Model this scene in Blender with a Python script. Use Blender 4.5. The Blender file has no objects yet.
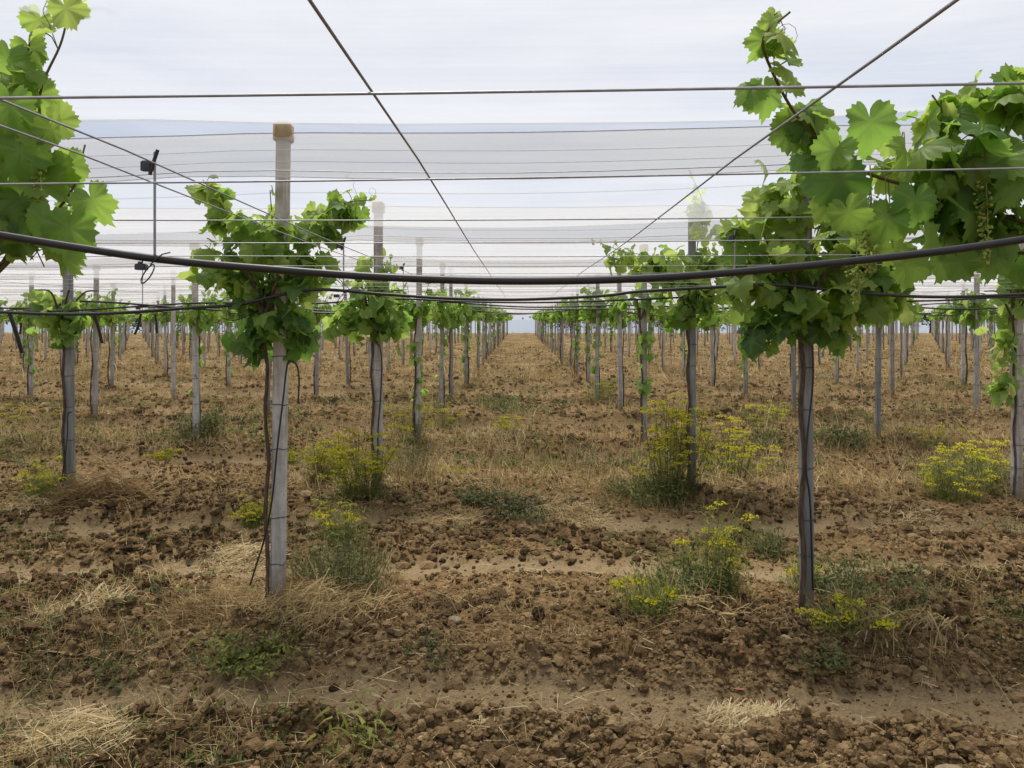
import bpy, math, random
import numpy as np
rnd = random.Random(7)
rng = np.random.default_rng(11)
sc = bpy.context.scene
COL = sc.collection
EYE, F, VX, VY = 1.515, 780.0, 520.0, 319.0
V3 = lambda *a: np.array(a, dtype=float)

def P(px, py, Y):                       # photo pixel at a chosen distance -> point in the field
    return V3((px - VX) / F * Y, Y, EYE + (VY - py) / F * Y)
def G(px, py):                          # photo pixel on the ground -> x, y
    Y = EYE * F / (py - VY)
    return (px - VX) / F * Y, Y

# ------------------------------------------------------------------ mesh helpers
class MB:
    def __init__(s): s.v = []; s.f = []; s.t = []; s.n = 0
    def add(s, v, f, tone=0.5):
        v = np.asarray(v, float).reshape(-1, 3); f = np.asarray(f, np.int64)
        s.v.append(v); s.f.append(f + s.n)
        t = np.broadcast_to(np.asarray(tone, float), (len(v),)); s.t.append(t); s.n += len(v)
    def build(s, name, mat, parent=None, loc=None, smooth=True):
        me = bpy.data.meshes.new(name)
        v = np.concatenate(s.v)
        if loc is not None: v = v - np.asarray(loc)
        me.vertices.add(len(v)); me.vertices.foreach_set('co', v.astype(np.float32).ravel())
        tot = np.concatenate([np.full(len(f), f.shape[1], np.int32) for f in s.f])
        idx = np.concatenate([f.ravel() for f in s.f]).astype(np.int32)
        me.loops.add(len(idx)); me.loops.foreach_set('vertex_index', idx)
        me.polygons.add(len(tot))
        st = np.concatenate([[0], np.cumsum(tot)[:-1]]).astype(np.int32)
        me.polygons.foreach_set('loop_start', st)
        me.polygons.foreach_set('loop_total', tot)
        me.polygons.foreach_set('use_smooth', np.full(len(tot), smooth))
        me.update(calc_edges=True)
        a = me.attributes.new('tone', 'FLOAT', 'POINT')
        a.data.foreach_set('value', np.concatenate(s.t).astype(np.float32))
        me.materials.append(mat)
        o = bpy.data.objects.new(name, me); COL.objects.link(o)
        if parent is not None: o.parent = parent
        elif loc is not None: o.location = loc
        return o

def smooth_path(pts, sub=6):
    p = np.asarray(pts, float)
    if len(p) < 3: 
        t = np.linspace(0, 1, sub + 1)[:, None]; return p[0] * (1 - t) + p[-1] * t
    q = np.vstack([2 * p[0] - p[1], p, 2 * p[-1] - p[-2]])
    out = []
    for i in range(1, len(q) - 2):
        for k in range(sub):
            t = k / sub
            a, b, c, d = q[i-1], q[i], q[i+1], q[i+2]
            out.append(.5 * ((2*b) + (-a+c)*t + (2*a-5*b+4*c-d)*t*t + (-a+3*b-3*c+d)*t**3))
    out.append(p[-1]); return np.array(out)

def tube(mb, path, r, sides=6, tone=.5, jit=0):
    p = np.asarray(path, float); n = len(p)
    r = np.broadcast_to(np.asarray(r, float), (n,)) if np.ndim(r) == 0 or len(np.atleast_1d(r)) == n else np.interp(np.linspace(0, 1, n), np.linspace(0, 1, len(r)), r)
    d = np.gradient(p, axis=0); d /= np.linalg.norm(d, axis=1)[:, None] + 1e-9
    up = V3(0, 0, 1) if abs(d[:, 2]).mean() < .8 else V3(0, 1, 0)
    a = np.cross(d, up); a /= np.linalg.norm(a, axis=1)[:, None] + 1e-9
    b = np.cross(d, a)
    th = np.arange(sides) * 2 * math.pi / sides
    rr = r[:, None] * (1 + (rng.random((n, sides)) - .5) * jit)
    v = p[:, None] + rr[..., None] * (a[:, None] * np.cos(th)[None, :, None] + b[:, None] * np.sin(th)[None, :, None])
    i = np.arange(n - 1)[:, None] * sides; j = np.arange(sides)[None]; k = (j + 1) % sides
    f = np.stack([i + j, i + k, i + sides + k, i + sides + j], -1).reshape(-1, 4)
    mb.add(v.reshape(-1, 3), f, tone)
    for s0 in (0, (n - 1) * sides):
        mb.add(v.reshape(-1, 3)[s0:s0 + sides], [list(range(sides))], tone)

def box(mb, c, s, bev=0.0, tone=.5, top=1.0, lean=(0, 0)):
    x, y, z = [q / 2 for q in s]
    b = bev
    prof = [(-x + b, -y), (x - b, -y), (x, -y + b), (x, y - b), (x - b, y), (-x + b, y), (-x, y - b), (-x, -y + b)] if b else [(-x, -y), (x, -y), (x, y), (-x, y)]
    n = len(prof); rings = []
    for zz, k in ((-z, 1.0), (z - b, top), (z, top * (1 - 2 * b / max(s[0], 1e-6)))):
        u = (zz + z) / (2 * z)
        rings.append([(c[0] + px * k + lean[0] * u, c[1] + py * k + lean[1] * u, c[2] + zz) for px, py in prof])
    v = sum(rings, [])
    f = [[r * n + i, r * n + (i + 1) % n, (r + 1) * n + (i + 1) % n, (r + 1) * n + i] for r in range(2) for i in range(n)]
    mb.add(v, f, tone)
    mb.add(rings[2], [list(range(n))], tone); mb.add(rings[0], [list(range(n))[::-1]], tone)

def empty(name, loc): 
    o = bpy.data.objects.new(name, None); COL.objects.link(o); o.location = loc; o.empty_display_size = .1
    return o
def tag(o, label=None, cat=None, group=None, kind=None):
    if label: o['label'] = label
    if cat: o['category'] = cat
    if group: o['group'] = group
    if kind: o['kind'] = kind
    return o
def copy_tree(o, parent=None):
    c = o.copy(); COL.objects.link(c)
    if parent is not None: c.parent = parent
    for ch in [q for q in o.children]: copy_tree(ch, c)
    return c

# ------------------------------------------------------------------ noise
def hsh(ix, iy, s=0):
    M = np.uint64(0xffffffff)
    h = (ix.astype(np.int64).astype(np.uint64) * np.uint64(374761393) + iy.astype(np.int64).astype(np.uint64) * np.uint64(668265263) + np.uint64(s * 974634521 + 12345)) & M
    h = ((h ^ (h >> np.uint64(13))) * np.uint64(1274126177)) & M
    h = ((h ^ (h >> np.uint64(16))) * np.uint64(2246822519)) & M
    return ((h ^ (h >> np.uint64(15))) & M).astype(float) / 4294967296.0
def vn(x, y, s=0):
    ix, iy = np.floor(x), np.floor(y); fx, fy = x - ix, y - iy
    fx = fx * fx * (3 - 2 * fx); fy = fy * fy * (3 - 2 * fy)
    a, b = hsh(ix, iy, s), hsh(ix + 1, iy, s); c, d = hsh(ix, iy + 1, s), hsh(ix + 1, iy + 1, s)
    return (a * (1 - fx) + b * fx) * (1 - fy) + (c * (1 - fx) + d * fx) * fy
def fbm(x, y, s=0, o=4):
    r = 0; a = .5
    for i in range(o): r = r + a * vn(x * 2**i, y * 2**i, s + i); a *= .5
    return r / (1 - .5**o)
def wor(x, y, s=0):
    ix, iy = np.floor(x), np.floor(y)
    best = np.full(x.shape, 9.); rid = np.zeros(x.shape)
    for dx in (-1, 0, 1):
        for dy in (-1, 0, 1):
            cx, cy = ix + dx, iy + dy
            px, py = cx + hsh(cx, cy, s + 1), cy + hsh(cx, cy, s + 2)
            d = np.hypot(px - x, py - y); m = d < best
            best = np.where(m, d, best); rid = np.where(m, hsh(cx, cy, s + 3), rid)
    return best, rid
def sst(a, b, x): 
    t = np.clip((x - a) / (b - a), 0, 1); return t * t * (3 - 2 * t)

ROW0, DROW = 1.34, 2.8
def track_mask(x, y):                   # compacted tractor wheelings running across the picture, two per alley
    w = (fbm(x * .5, y * .5, 31, 3) - .5) * .34 + (vn(x * 6, y * 6, 35) - .5) * .10
    ph = (y + w - ROW0) % DROW
    t = np.exp(-(np.abs(ph - .87) / .19)**3) + np.exp(-(np.abs(ph - 1.9) / .20)**3)
    t = t * sst(44, 20, y)
    return np.clip(t * 1.3 * (.78 + .22 * sst(.25, .45, fbm(x * .35 + 7, y * .8, 33, 2))), 0, 1)
def clody(x, y):
    return sst(.28, .55, fbm(x * .9, y * 1.3, 41, 3))
def gz(x, y, fine=True):
    x = np.asarray(x, float); y = np.asarray(y, float)
    tr = track_mask(x, y)
    rowp = (y - ROW0 + DROW / 2) % DROW - DROW / 2
    z = (fbm(x * .25, y * .25, 3, 3) - .5) * .10 + (fbm(x * 1.6, y * 1.6, 5, 4) - .5) * .15 * (1 - .85 * tr) + (fbm(x * 4.5, y * 4.5, 6, 3) - .5) * .07 * (1 - .9 * tr)
    z = z + .03 * np.exp(-(rowp / .45)**2) - .05 * tr
    if fine:
        c = clody(x, y) * (1 - tr)
        wx = x + (vn(x * 14, y * 14, 61) - .5) * .05; wy = y + (vn(x * 14, y * 14, 62) - .5) * .05
        for sc_, amp, s in ((5.5, .085, 51), (12., .055, 52), (25., .030, 53), (50., .015, 54)):
            d, r = wor(wx * sc_, wy * sc_, s)
            z = z + np.sqrt(np.clip(1 - (d / .72)**2, 0, 1)) * amp * (r**1.5) * (.30 + .70 * c) * np.clip(150. / (y * sc_ * 1.1), 0, 1)
        z = z + (fbm(x * 45, y * 45, 8, 2) - .5) * .012 * (1 - .5 * tr) * np.clip(8 / np.maximum(y, 1), 0, 1)
    return z - .085 - 60 * sst(84, 520, y)

# ------------------------------------------------------------------ materials
def new_mat(name):
    m = bpy.data.materials.new(name); m.use_nodes = True
    nt = m.node_tree; nt.nodes.clear(); out = nt.nodes.new('ShaderNodeOutputMaterial')
    return m, nt, out
def N(nt, typ, **kw):
    n = nt.nodes.new(typ)
    for k, v in kw.items():
        if k in n.inputs: n.inputs[k].default_value = v
        else: setattr(n, k, v)
    return n
def ramp(nt, fac, stops, interp='LINEAR'):
    r = nt.nodes.new('ShaderNodeValToRGB'); cr = r.color_ramp; cr.interpolation = interp
    while len(cr.elements) < len(stops): cr.elements.new(.5)
    for e, (p, c) in zip(cr.elements, stops): e.position = p; e.color = (*c, 1)
    nt.links.new(fac, r.inputs['Fac']); return r.outputs['Color']
def mixc(nt, fac, a, b, mode='MIX'):
    m = nt.nodes.new('ShaderNodeMix'); m.data_type = 'RGBA'; m.blend_type = mode
    for sock, val in ((m.inputs[0], fac), (m.inputs[6], a), (m.inputs[7], b)):
        if hasattr(val, 'links'): nt.links.new(val, sock)
        elif isinstance(val, (int, float)): sock.default_value = val
        else: sock.default_value = (*val, 1)
    return m.outputs[2]
def noise(nt, scale, detail=4, coord='Object', rough=.6, vec=(1, 1, 1)):
    tc = nt.nodes.new('ShaderNodeTexCoord'); mp = nt.nodes.new('ShaderNodeMapping'); mp.inputs['Scale'].default_value = vec
    nt.links.new(tc.outputs[coord], mp.inputs['Vector'])
    n = N(nt, 'ShaderNodeTexNoise', Scale=scale, Detail=detail, Roughness=rough); nt.links.new(mp.outputs[0], n.inputs['Vector'])
    return n.outputs['Fac']
def attr(nt, name='tone'):
    a = nt.nodes.new('ShaderNodeAttribute'); a.attribute_name = name; return a.outputs['Fac']
def objrand(nt):
    return nt.nodes.new('ShaderNodeObjectInfo').outputs['Random']
def principled(nt, out, color, rough=.8, spec=.3, bump=None, bstr=.3, bdist=.01, metal=0):
    p = nt.nodes.new('ShaderNodeBsdfPrincipled')
    if hasattr(color, 'links'): nt.links.new(color, p.inputs['Base Color'])
    else: p.inputs['Base Color'].default_value = (*color, 1)
    p.inputs['Roughness'].default_value = rough; p.inputs['Specular IOR Level'].default_value = spec; p.inputs['Metallic'].default_value = metal
    if bump is not None:
        b = N(nt, 'ShaderNodeBump', Strength=bstr, Distance=bdist); nt.links.new(bump, b.inputs['Height']); nt.links.new(b.outputs[0], p.inputs['Normal'])
    if out is not None: nt.links.new(p.outputs[0], out.inputs['Surface'])
    return p

def m_ground():
    m, nt, out = new_mat('soil')
    a = noise(nt, 1.1, 6); b = noise(nt, 9, 6); c = noise(nt, 60, 5); big = noise(nt, .35, 4)
    b2 = nt.nodes.new('ShaderNodeMath'); b2.operation = 'MULTIPLY_ADD'; nt.links.new(noise(nt, 38, 4), b2.inputs[0]); b2.inputs[1].default_value = .9; b3 = nt.nodes.new('ShaderNodeMath'); b3.operation = 'MULTIPLY_ADD'; nt.links.new(b, b3.inputs[0]); b3.inputs[1].default_value = .55; b3.inputs[2].default_value = -.22; nt.links.new(b3.outputs[0], b2.inputs[2])
    base = ramp(nt, b2.outputs[0], [(.36, (.048, .027, .011)), (.49, (.130, .078, .032)), (.68, (.27, .178, .080))])
    col = mixc(nt, ramp(nt, a, [(.42, (0, 0, 0)), (.62, (1, 1, 1))]), base, mixc(nt, .55, base, (.21, .142, .066)))
    col = mixc(nt, attr(nt, 'track'), col, mixc(nt, c, (.150, .106, .054), (.30, .218, .120)))
    col = mixc(nt, ramp(nt, c, [(.62, (0, 0, 0)), (.78, (1, 1, 1))]), col, (.29, .22, .13))
    dry = ramp(nt, noise(nt, .8, 6, vec=(1, .5, 1)), [(.44, (0, 0, 0)), (.56, (1, 1, 1))])
    mm = nt.nodes.new('ShaderNodeMath'); mm.operation = 'MULTIPLY'
    nt.links.new(dry, mm.inputs[0]); nt.links.new(attr(nt, 'dry'), mm.inputs[1])
    col = mixc(nt, mm.outputs[0], col, mixc(nt, b, (.205, .145, .066), (.385, .285, .135)))
    principled(nt, out, col, .95, .1, c, .9, .02)
    return m
def m_simple(name, stops, scale=8, rough=.8, spec=.3, bump=.2, bdist=.003, vec=(1, 1, 1), metal=0, perobj=0.0):
    m, nt, out = new_mat(name); n = noise(nt, scale, 6, vec=vec)
    col = ramp(nt, n, stops)
    if perobj: 
        mm = N(nt, 'ShaderNodeMapRange'); nt.links.new(objrand(nt), mm.inputs[0]); mm.inputs[3].default_value = 1 - perobj; mm.inputs[4].default_value = 1 + perobj * .4
        cc = nt.nodes.new('ShaderNodeCombineColor'); [nt.links.new(mm.outputs[0], cc.inputs[i]) for i in range(3)]
        col = mixc(nt, 1.0, col, cc.outputs[0], 'MULTIPLY')
    if 'concrete' in name:               # rain streaks and soil splashed up the foot
        st = ramp(nt, noise(nt, 5, 5, vec=(6, 6, .5)), [(.42, (1, 1, 1)), (.68, (.62, .59, .54))]); col = mixc(nt, 1.0, col, st, 'MULTIPLY')
        tc = nt.nodes.new('ShaderNodeTexCoord'); sx = nt.nodes.new('ShaderNodeSeparateXYZ'); nt.links.new(tc.outputs['Object'], sx.inputs[0])
        ad = nt.nodes.new('ShaderNodeMath'); ad.operation = 'MULTIPLY_ADD'; nt.links.new(noise(nt, 18, 5), ad.inputs[0]); ad.inputs[1].default_value = .5; nt.links.new(sx.outputs[2], ad.inputs[2])
        col = mixc(nt, ramp(nt, ad.outputs[0], [(.30, (.75, .75, .75)), (.55, (0, 0, 0))]), col, (.20, .14, .075))
        col = mixc(nt, ramp(nt, noise(nt, 34, 3), [(.66, (0, 0, 0)), (.74, (.7, .7, .7))]), col, (.22, .21, .17))
    principled(nt, out, col, rough, spec, n, bump, bdist, metal); return m
def m_tone(name, stops, trans=0.0, rough=.7, spec=.2, tcol=None, nscale=20, namp=.25, bump=0):
    """plant matter: every piece has its own colour, stored per piece as 'tone'; trans = share of light let through"""
    m, nt, out = new_mat(name)
    n = noise(nt, nscale, 3); t = attr(nt)
    mm = nt.nodes.new('ShaderNodeMath'); mm.operation = 'MULTIPLY_ADD'; nt.links.new(n, mm.inputs[0]); mm.inputs[1].default_value = namp
    m2 = nt.nodes.new('ShaderNodeMath'); m2.operation = 'SUBTRACT'; nt.links.new(t, m2.inputs[0]); m2.inputs[1].default_value = namp / 2
    nt.links.new(m2.outputs[0], mm.inputs[2])
    col = ramp(nt, mm.outputs[0], stops)
    p = principled(nt, None, col, rough, spec, noise(nt, 120, 5) if bump else None, 1.0, .012)
    if trans:
        tr = nt.nodes.new('ShaderNodeBsdfTranslucent')
        tc = mixc(nt, 1.0, col, tcol or (1, 1, 1), 'MULTIPLY'); nt.links.new(tc, tr.inputs['Color'])
        mx = N(nt, 'ShaderNodeMixShader', Fac=trans) if False else nt.nodes.new('ShaderNodeMixShader')
        mx.inputs[0].default_value = trans
        nt.links.new(p.outputs[0], mx.inputs[1]); nt.links.new(tr.outputs[0], mx.inputs[2]); nt.links.new(mx.outputs[0], out.inputs['Surface'])
    else: nt.links.new(p.outputs[0], out.inputs['Surface'])
    return m
def m_leaf():
    m, nt, out = new_mat('vine_leaf')
    n = noise(nt, 22, 5); t = attr(nt); v = attr(nt, 'vein')
    mm = nt.nodes.new('ShaderNodeMath'); mm.operation = 'MULTIPLY_ADD'; nt.links.new(n, mm.inputs[0]); mm.inputs[1].default_value = .3
    m2 = nt.nodes.new('ShaderNodeMath'); m2.operation = 'SUBTRACT'; nt.links.new(t, m2.inputs[0]); m2.inputs[1].default_value = .15
    nt.links.new(m2.outputs[0], mm.inputs[2])
    col = ramp(nt, mm.outputs[0], [(0, (.042, .098, .030)), (.35, (.088, .18, .042)), (.7, (.165, .27, .055)), (1, (.26, .35, .085))])
    col = mixc(nt, v, col, (.19, .25, .085)); col = mixc(nt, ramp(nt, noise(nt, 55, 2), [(.70, (0, 0, 0)), (.76, (1, 1, 1))]), col, (.20, .19, .06))
    p = principled(nt, None, col, .5, .35, v, .5, .004)
    tr = nt.nodes.new('ShaderNodeBsdfTranslucent')
    tcol = ramp(nt, mm.outputs[0], [(0, (.14, .34, .05)), (.4, (.29, .52, .08)), (.75, (.47, .66, .11)), (1, (.62, .75, .17))])
    nt.links.new(tcol, tr.inputs['Color'])
    mx = nt.nodes.new('ShaderNodeMixShader'); mx.inputs[0].default_value = .54
    nt.links.new(p.outputs[0], mx.inputs[1]); nt.links.new(tr.outputs[0], mx.inputs[2]); nt.links.new(mx.outputs[0], out.inputs['Surface'])
    return m
def m_net():
    m, nt, out = new_mat('net_mesh')
    tp = nt.nodes.new('ShaderNodeBsdfTransparent')
    df = N(nt, 'ShaderNodeBsdfDiffuse', Color=(.86, .86, .85, 1)); tl = N(nt, 'ShaderNodeBsdfTranslucent', Color=(.60, .60, .605, 1))
    a = nt.nodes.new('ShaderNodeMixShader'); a.inputs[0].default_value = .85
    nt.links.new(df.outputs[0], a.inputs[1]); nt.links.new(tl.outputs[0], a.inputs[2])
    n = noise(nt, 1.0, 4, vec=(.25, 26, 26)); n2 = noise(nt, .9, 3)
    mr = N(nt, 'ShaderNodeMapRange'); nt.links.new(n, mr.inputs[0]); mr.inputs[1].default_value = .3; mr.inputs[2].default_value = .7; mr.inputs[3].default_value = .31; mr.inputs[4].default_value = .39
    mu = nt.nodes.new('ShaderNodeMath'); mu.operation = 'MULTIPLY_ADD'; nt.links.new(n2, mu.inputs[0]); mu.inputs[1].default_value = .10; nt.links.new(mr.outputs[0], mu.inputs[2])
    mx = nt.nodes.new('ShaderNodeMixShader'); nt.links.new(mu.outputs[0], mx.inputs[0])
    nt.links.new(tp.outputs[0], mx.inputs[1]); nt.links.new(a.outputs[0], mx.inputs[2]); nt.links.new(mx.outputs[0], out.inputs['Surface'])
    return m
M_G = m_ground()
M_LEAF = m_leaf()
M_NET = m_net()
M_CON = m_simple('concrete', [(.3, (.36, .335, .30)), (.55, (.50, .475, .435)), (.75, (.60, .575, .53))], 14, .9, .15, .35, .002, perobj=.35)
M_CONG = m_simple('grey_concrete', [(.3, (.19, .19, .18)), (.55, (.28, .28, .265)), (.75, (.38, .375, .355))], 12, .85, .2, .35, .002, vec=(1, 1, .25))
M_CAP = m_simple('post_cap', [(.3, (.34, .225, .11)), (.7, (.47, .33, .175))], 12, .7, .3)
M_WIRE = m_simple('steel_wire', [(.3, (.24, .24, .25)), (.7, (.38, .38, .40))], 30, .5, .5, .1, metal=.4)
M_CORD = m_simple('net_cord', [(.3, (.42, .42, .42)), (.7, (.55, .55, .55))], 30, .8, .2, .1)
M_HOSE = m_simple('black_polyethylene', [(.3, (.012, .012, .013)), (.7, (.022, .022, .024))], 20, .42, .5, .1)
M_DARKW = m_simple('tie_wire', [(.3, (.05, .05, .05)), (.7, (.1, .1, .1))], 20, .6, .4, .1)
M_BARK = m_simple('vine_bark', [(.3, (.05, .036, .027)), (.55, (.11, .080, .058)), (.8, (.22, .17, .125))], 60, .95, .1, .9, .006, vec=(1, 1, .2))
M_CANE = m_tone('vine_cane', [(0, (.06, .035, .022)), (.5, (.13, .105, .04)), (1, (.16, .22, .05))], 0, .6, .3)
M_GRAPE = m_tone('young_grapes', [(0, (.30, .20, .09)), (.5, (.42, .46, .12)), (1, (.50, .60, .18))], .5, .6, .3)
M_STRAW = m_tone('dry_grass', [(0, (.16, .090, .038)), (.4, (.36, .25, .108)), (.7, (.52, .40, .19)), (1, (.66, .56, .36))], .25, .8, .15, nscale=8, namp=.3)
M_WEED = m_tone('weed_leaf', [(0, (.046, .056, .024)), (.5, (.105, .130, .036)), (1, (.25, .26, .05))], .3, .7, .2)
M_BLOOM = m_tone('yellow_bloom', [(0, (.36, .33, .02)), (.5, (.58, .53, .03)), (1, (.74, .68, .06))], .35, .8, .1)
M_WHITE = m_tone('white_bloom', [(0, (.6, .6, .58)), (1, (.85, .85, .82))], .3, .8, .1)
M_CLOD = m_tone('clod_earth', [(0, (.038, .023, .011)), (.45, (.165, .106, .050)), (.8, (.32, .22, .11)), (1, (.44, .34, .21))], 0, .97, .08, nscale=70, namp=.5, bump=1)
M_STONE = m_simple('limestone', [(.3, (.17, .13, .08)), (.6, (.25, .20, .13)), (.8, (.34, .29, .21))], 14, .9, .15, .5, .006)
M_RED = m_tone('fallen_leaf', [(0, (.12, .04, .025)), (.5, (.26, .09, .05)), (1, (.36, .20, .10))], .2, .8, .1)
M_TREE = m_tone('tree_foliage', [(0, (.025, .042, .022)), (.5, (.045, .075, .032)), (1, (.085, .12, .045))], .25, .8, .1)
m, nt, out = new_mat('sea_water'); principled(nt, out, (.16, .20, .22), .12, .5); M_SEA = m

# ------------------------------------------------------------------ the ground
def ground():
    ys = [-400, -60, -12, -3, 0, .8, 1.4, 1.8, 2.1]; y = 2.3
    while y < 84: ys.append(y); y += max(.0085, y * y / 1182 * 1.15)
    ys += [84, 86, 89, 93, 98, 105, 115, 130, 160, 200, 260, 340, 430, 520, 700, 1500]
    ys = np.array(ys)
    s = np.linspace(-1, 1, 741); ext = np.array([.4, 1, 2, 4, 8, 16, 40, 100, 300, 900])
    wy = .70 * np.clip(ys, 2.0, 400) + .55
    X = np.concatenate([np.broadcast_to(-ext[::-1], (len(ys), len(ext))) - wy[:, None], s[None] * wy[:, None], ext[None] + wy[:, None]], 1)
    Y = np.broadcast_to(ys[:, None], X.shape)
    Z = gz(X.ravel(), Y.ravel())
    ny, nx = X.shape
    i = np.arange(ny - 1)[:, None] * nx; j = np.arange(nx - 1)[None]
    f = np.stack([i + j, i + j + 1, i + nx + j + 1, i + nx + j], -1).reshape(-1, 4)
    mb = MB(); mb.add(np.stack([X.ravel(), Y.ravel(), Z], 1), f)
    o = mb.build('ground', M_G); tag(o, 'ploughed brown soil of the vineyard with pale wheel tracks', None, None, 'structure')
    for nm, val in (('track', track_mask(X.ravel(), Y.ravel())), ('dry', (sst(8, 30, Y.ravel()) * .55 + .05) * (1 - .8 * track_mask(X.ravel(), Y.ravel())))):
        a = o.data.attributes.new(nm, 'FLOAT', 'POINT'); a.data.foreach_set('value', val.astype(np.float32))
ground()
mb = MB(); mb.add([(-9000, 350, -24), (9000, 350, -24), (9000, 30000, -24), (-9000, 30000, -24)], [[0, 1, 2, 3]])
tag(mb.build('water', M_SEA), 'pale sea beyond the end of the vineyard', None, None, 'structure')

def ico(sub):
    t = (1 + 5**.5) / 2
    v = [(-1,t,0),(1,t,0),(-1,-t,0),(1,-t,0),(0,-1,t),(0,1,t),(0,-1,-t),(0,1,-t),(t,0,-1),(t,0,1),(-t,0,-1),(-t,0,1)]
    f = [(0,11,5),(0,5,1),(0,1,7),(0,7,10),(0,10,11),(1,5,9),(5,11,4),(11,10,2),(10,7,6),(7,1,8),(3,9,4),(3,4,2),(3,2,6),(3,6,8),(3,8,9),(4,9,5),(2,4,11),(6,2,10),(8,6,7),(9,8,1)]
    v = [np.array(q, float) / np.linalg.norm(q) for q in v]
    for _ in range(sub):
        nf = []; cache = {}
        def mid(a, b):
            k = (min(a, b), max(a, b))
            if k not in cache:
                q = v[a] + v[b]; v.append(q / np.linalg.norm(q)); cache[k] = len(v) - 1
            return cache[k]
        for a, b, c in f:
            ab, bc, ca = mid(a, b), mid(b, c), mid(c, a); nf += [(a, ab, ca), (b, bc, ab), (c, ca, bc), (ab, bc, ca)]
        f = nf
    return np.array(v), np.array(f)
IC1 = ico(1); IC2 = ico(2)
def lumps(mb, pos, size, tone, base=IC1, rough=.35, flat=.7):
    bv, bf = base; n = len(pos); m = len(bv)
    ang = rng.random(n) * 6.283; ca, sa = np.cos(ang), np.sin(ang)
    st = np.stack([.75 + .6 * rng.random(n), .75 + .6 * rng.random(n), flat * (.7 + .6 * rng.random(n))], 1)
    v = bv[None] * (1 + (rng.random((n, m, 1)) - .5) * rough) * st[:, None]
    v = np.stack([v[..., 0] * ca[:, None] - v[..., 1] * sa[:, None], v[..., 0] * sa[:, None] + v[..., 1] * ca[:, None], v[..., 2]], -1)
    v = v * size[:, None, None] + pos[:, None]
    f = bf[None] + (np.arange(n) * m)[:, None, None]
    mb.add(v.reshape(-1, 3), f.reshape(-1, 3), np.repeat(tone, m))
def rand_ground(n, y0, y1, power=1.0, marg=.6):
    # points in the field the camera faces, denser close by
    u = rng.random(n); y = (y0**(1 - power) + u * (y1**(1 - power) - y0**(1 - power)))**(1 / (1 - power)) if power != 1 else y0 * (y1 / y0)**u
    x = (rng.random(n) * 2 - 1) * (.70 * y + marg)
    return x, y

def clods():
    mb = MB()
    for n, y0, y1, pw, s0, sg, lo, hi, base in ((34000, 2.2, 7, 1.6, .0088, .55, .005, .036, IC1), (85000, 2.2, 15, 1.5, .0085, .5, .003, .028, ico(0)), (26000, 5, 16, 1.2, .019, .4, .010, .05, ico(0)), (20000, 12, 44, 1.2, .030, .45, .012, .080, ico(0))):
        x, y = rand_ground(n, y0, y1, pw)
        keep = rng.random(len(x)) < (.30 + .70 * clody(x, y)) * (1 - .93 * track_mask(x, y)); x, y = x[keep], y[keep]
        s = np.clip(s0 * np.exp(rng.normal(0, sg, len(x))), lo, hi)
        tone = np.clip(rng.normal(.34, .15, len(x)) + .6 * (fbm(x * 1.3, y * 1.3, 44, 2) - .5), 0, 1)
        lumps(mb, np.stack([x, y, gz(x, y) + s * .1], 1), s, tone, base, .5, .75)
    x, y = rand_ground(60000, 2.2, 9, 1.5); k = rng.random(len(x)) < 1 - .7 * track_mask(x, y); x, y = x[k], y[k]; s = np.clip(.0042 * np.exp(rng.normal(0, .4, len(x))), .002, .012)
    lumps(mb, np.stack([x, y, gz(x, y) + s * .2], 1), s, np.clip(rng.normal(.55, .22, len(x)), 0, 1), ico(0))
    for cx, cy, n, s0 in ((40, 572, 150, .021), (120, 590, 110, .016), (890, 610, 80, .018), (470, 600, 110, .018), (960, 585, 150, .018), (330, 520, 70, .02)):
        gx, gy = G(cx, cy); x, y = gx + rng.normal(0, .22, n), gy + rng.normal(0, .13, n); s = s0 * np.exp(rng.normal(0, .4, n))
        lumps(mb, np.stack([x, y, gz(x, y) + s * .5 * rng.random(n)], 1), s, np.clip(rng.normal(.2, .12, n), 0, 1), IC2, .4, .85)
    tag(mb.build('soil_clods', M_CLOD, smooth=False), 'loose clods and crumbs of brown earth over the ploughed ground', None, None, 'stuff')
clods()
# bigger pale stones one can point at
STONES = [(92, 588, .0, 0, 'dark'), (306, 759, .052, 0, ''), (497, 356, 0, 0, ''), (672, 768-45, 0, 0, ''), (785, 645, .05, 0, ''), (955, 762, .085, 0, ''), (190, 652, 0, 0, ''), (270, 637, .055, 0, ''), (455, 618, .06, 0, ''), (692, 620, .055, 0, '')]
SL = {(306, 759): 'rounded beige stone at the bottom edge of the field, below the straw wisps', (785, 645): 'grey stone lying below the yellow flowered weed at the front',
      (955, 762): 'big pale earth crusted stone in the corner of the ploughed strip', (270, 637): 'flat beige stone just in front of the pale post left of the aisle',
      (455, 618): 'flat beige stone in the clods in the middle of the aisle', (692, 620): 'long pale stone on the clods beside the fallen stalks'}
for px, py, s, _, _ in STONES:
    if (px, py) not in SL: continue
    x, y = G(px, py); mb = MB(); z = float(gz(V3(x), V3(y))[0])
    lumps(mb, V3(0, 0, s * .05)[None], V3(s * .62), V3(.5), IC2, .2, .6)
    o = mb.build('stone', M_STONE, smooth=True); o.location = (x, y, z); tag(o, SL[px, py], 'stone', 'stones on the ploughed ground')

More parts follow.
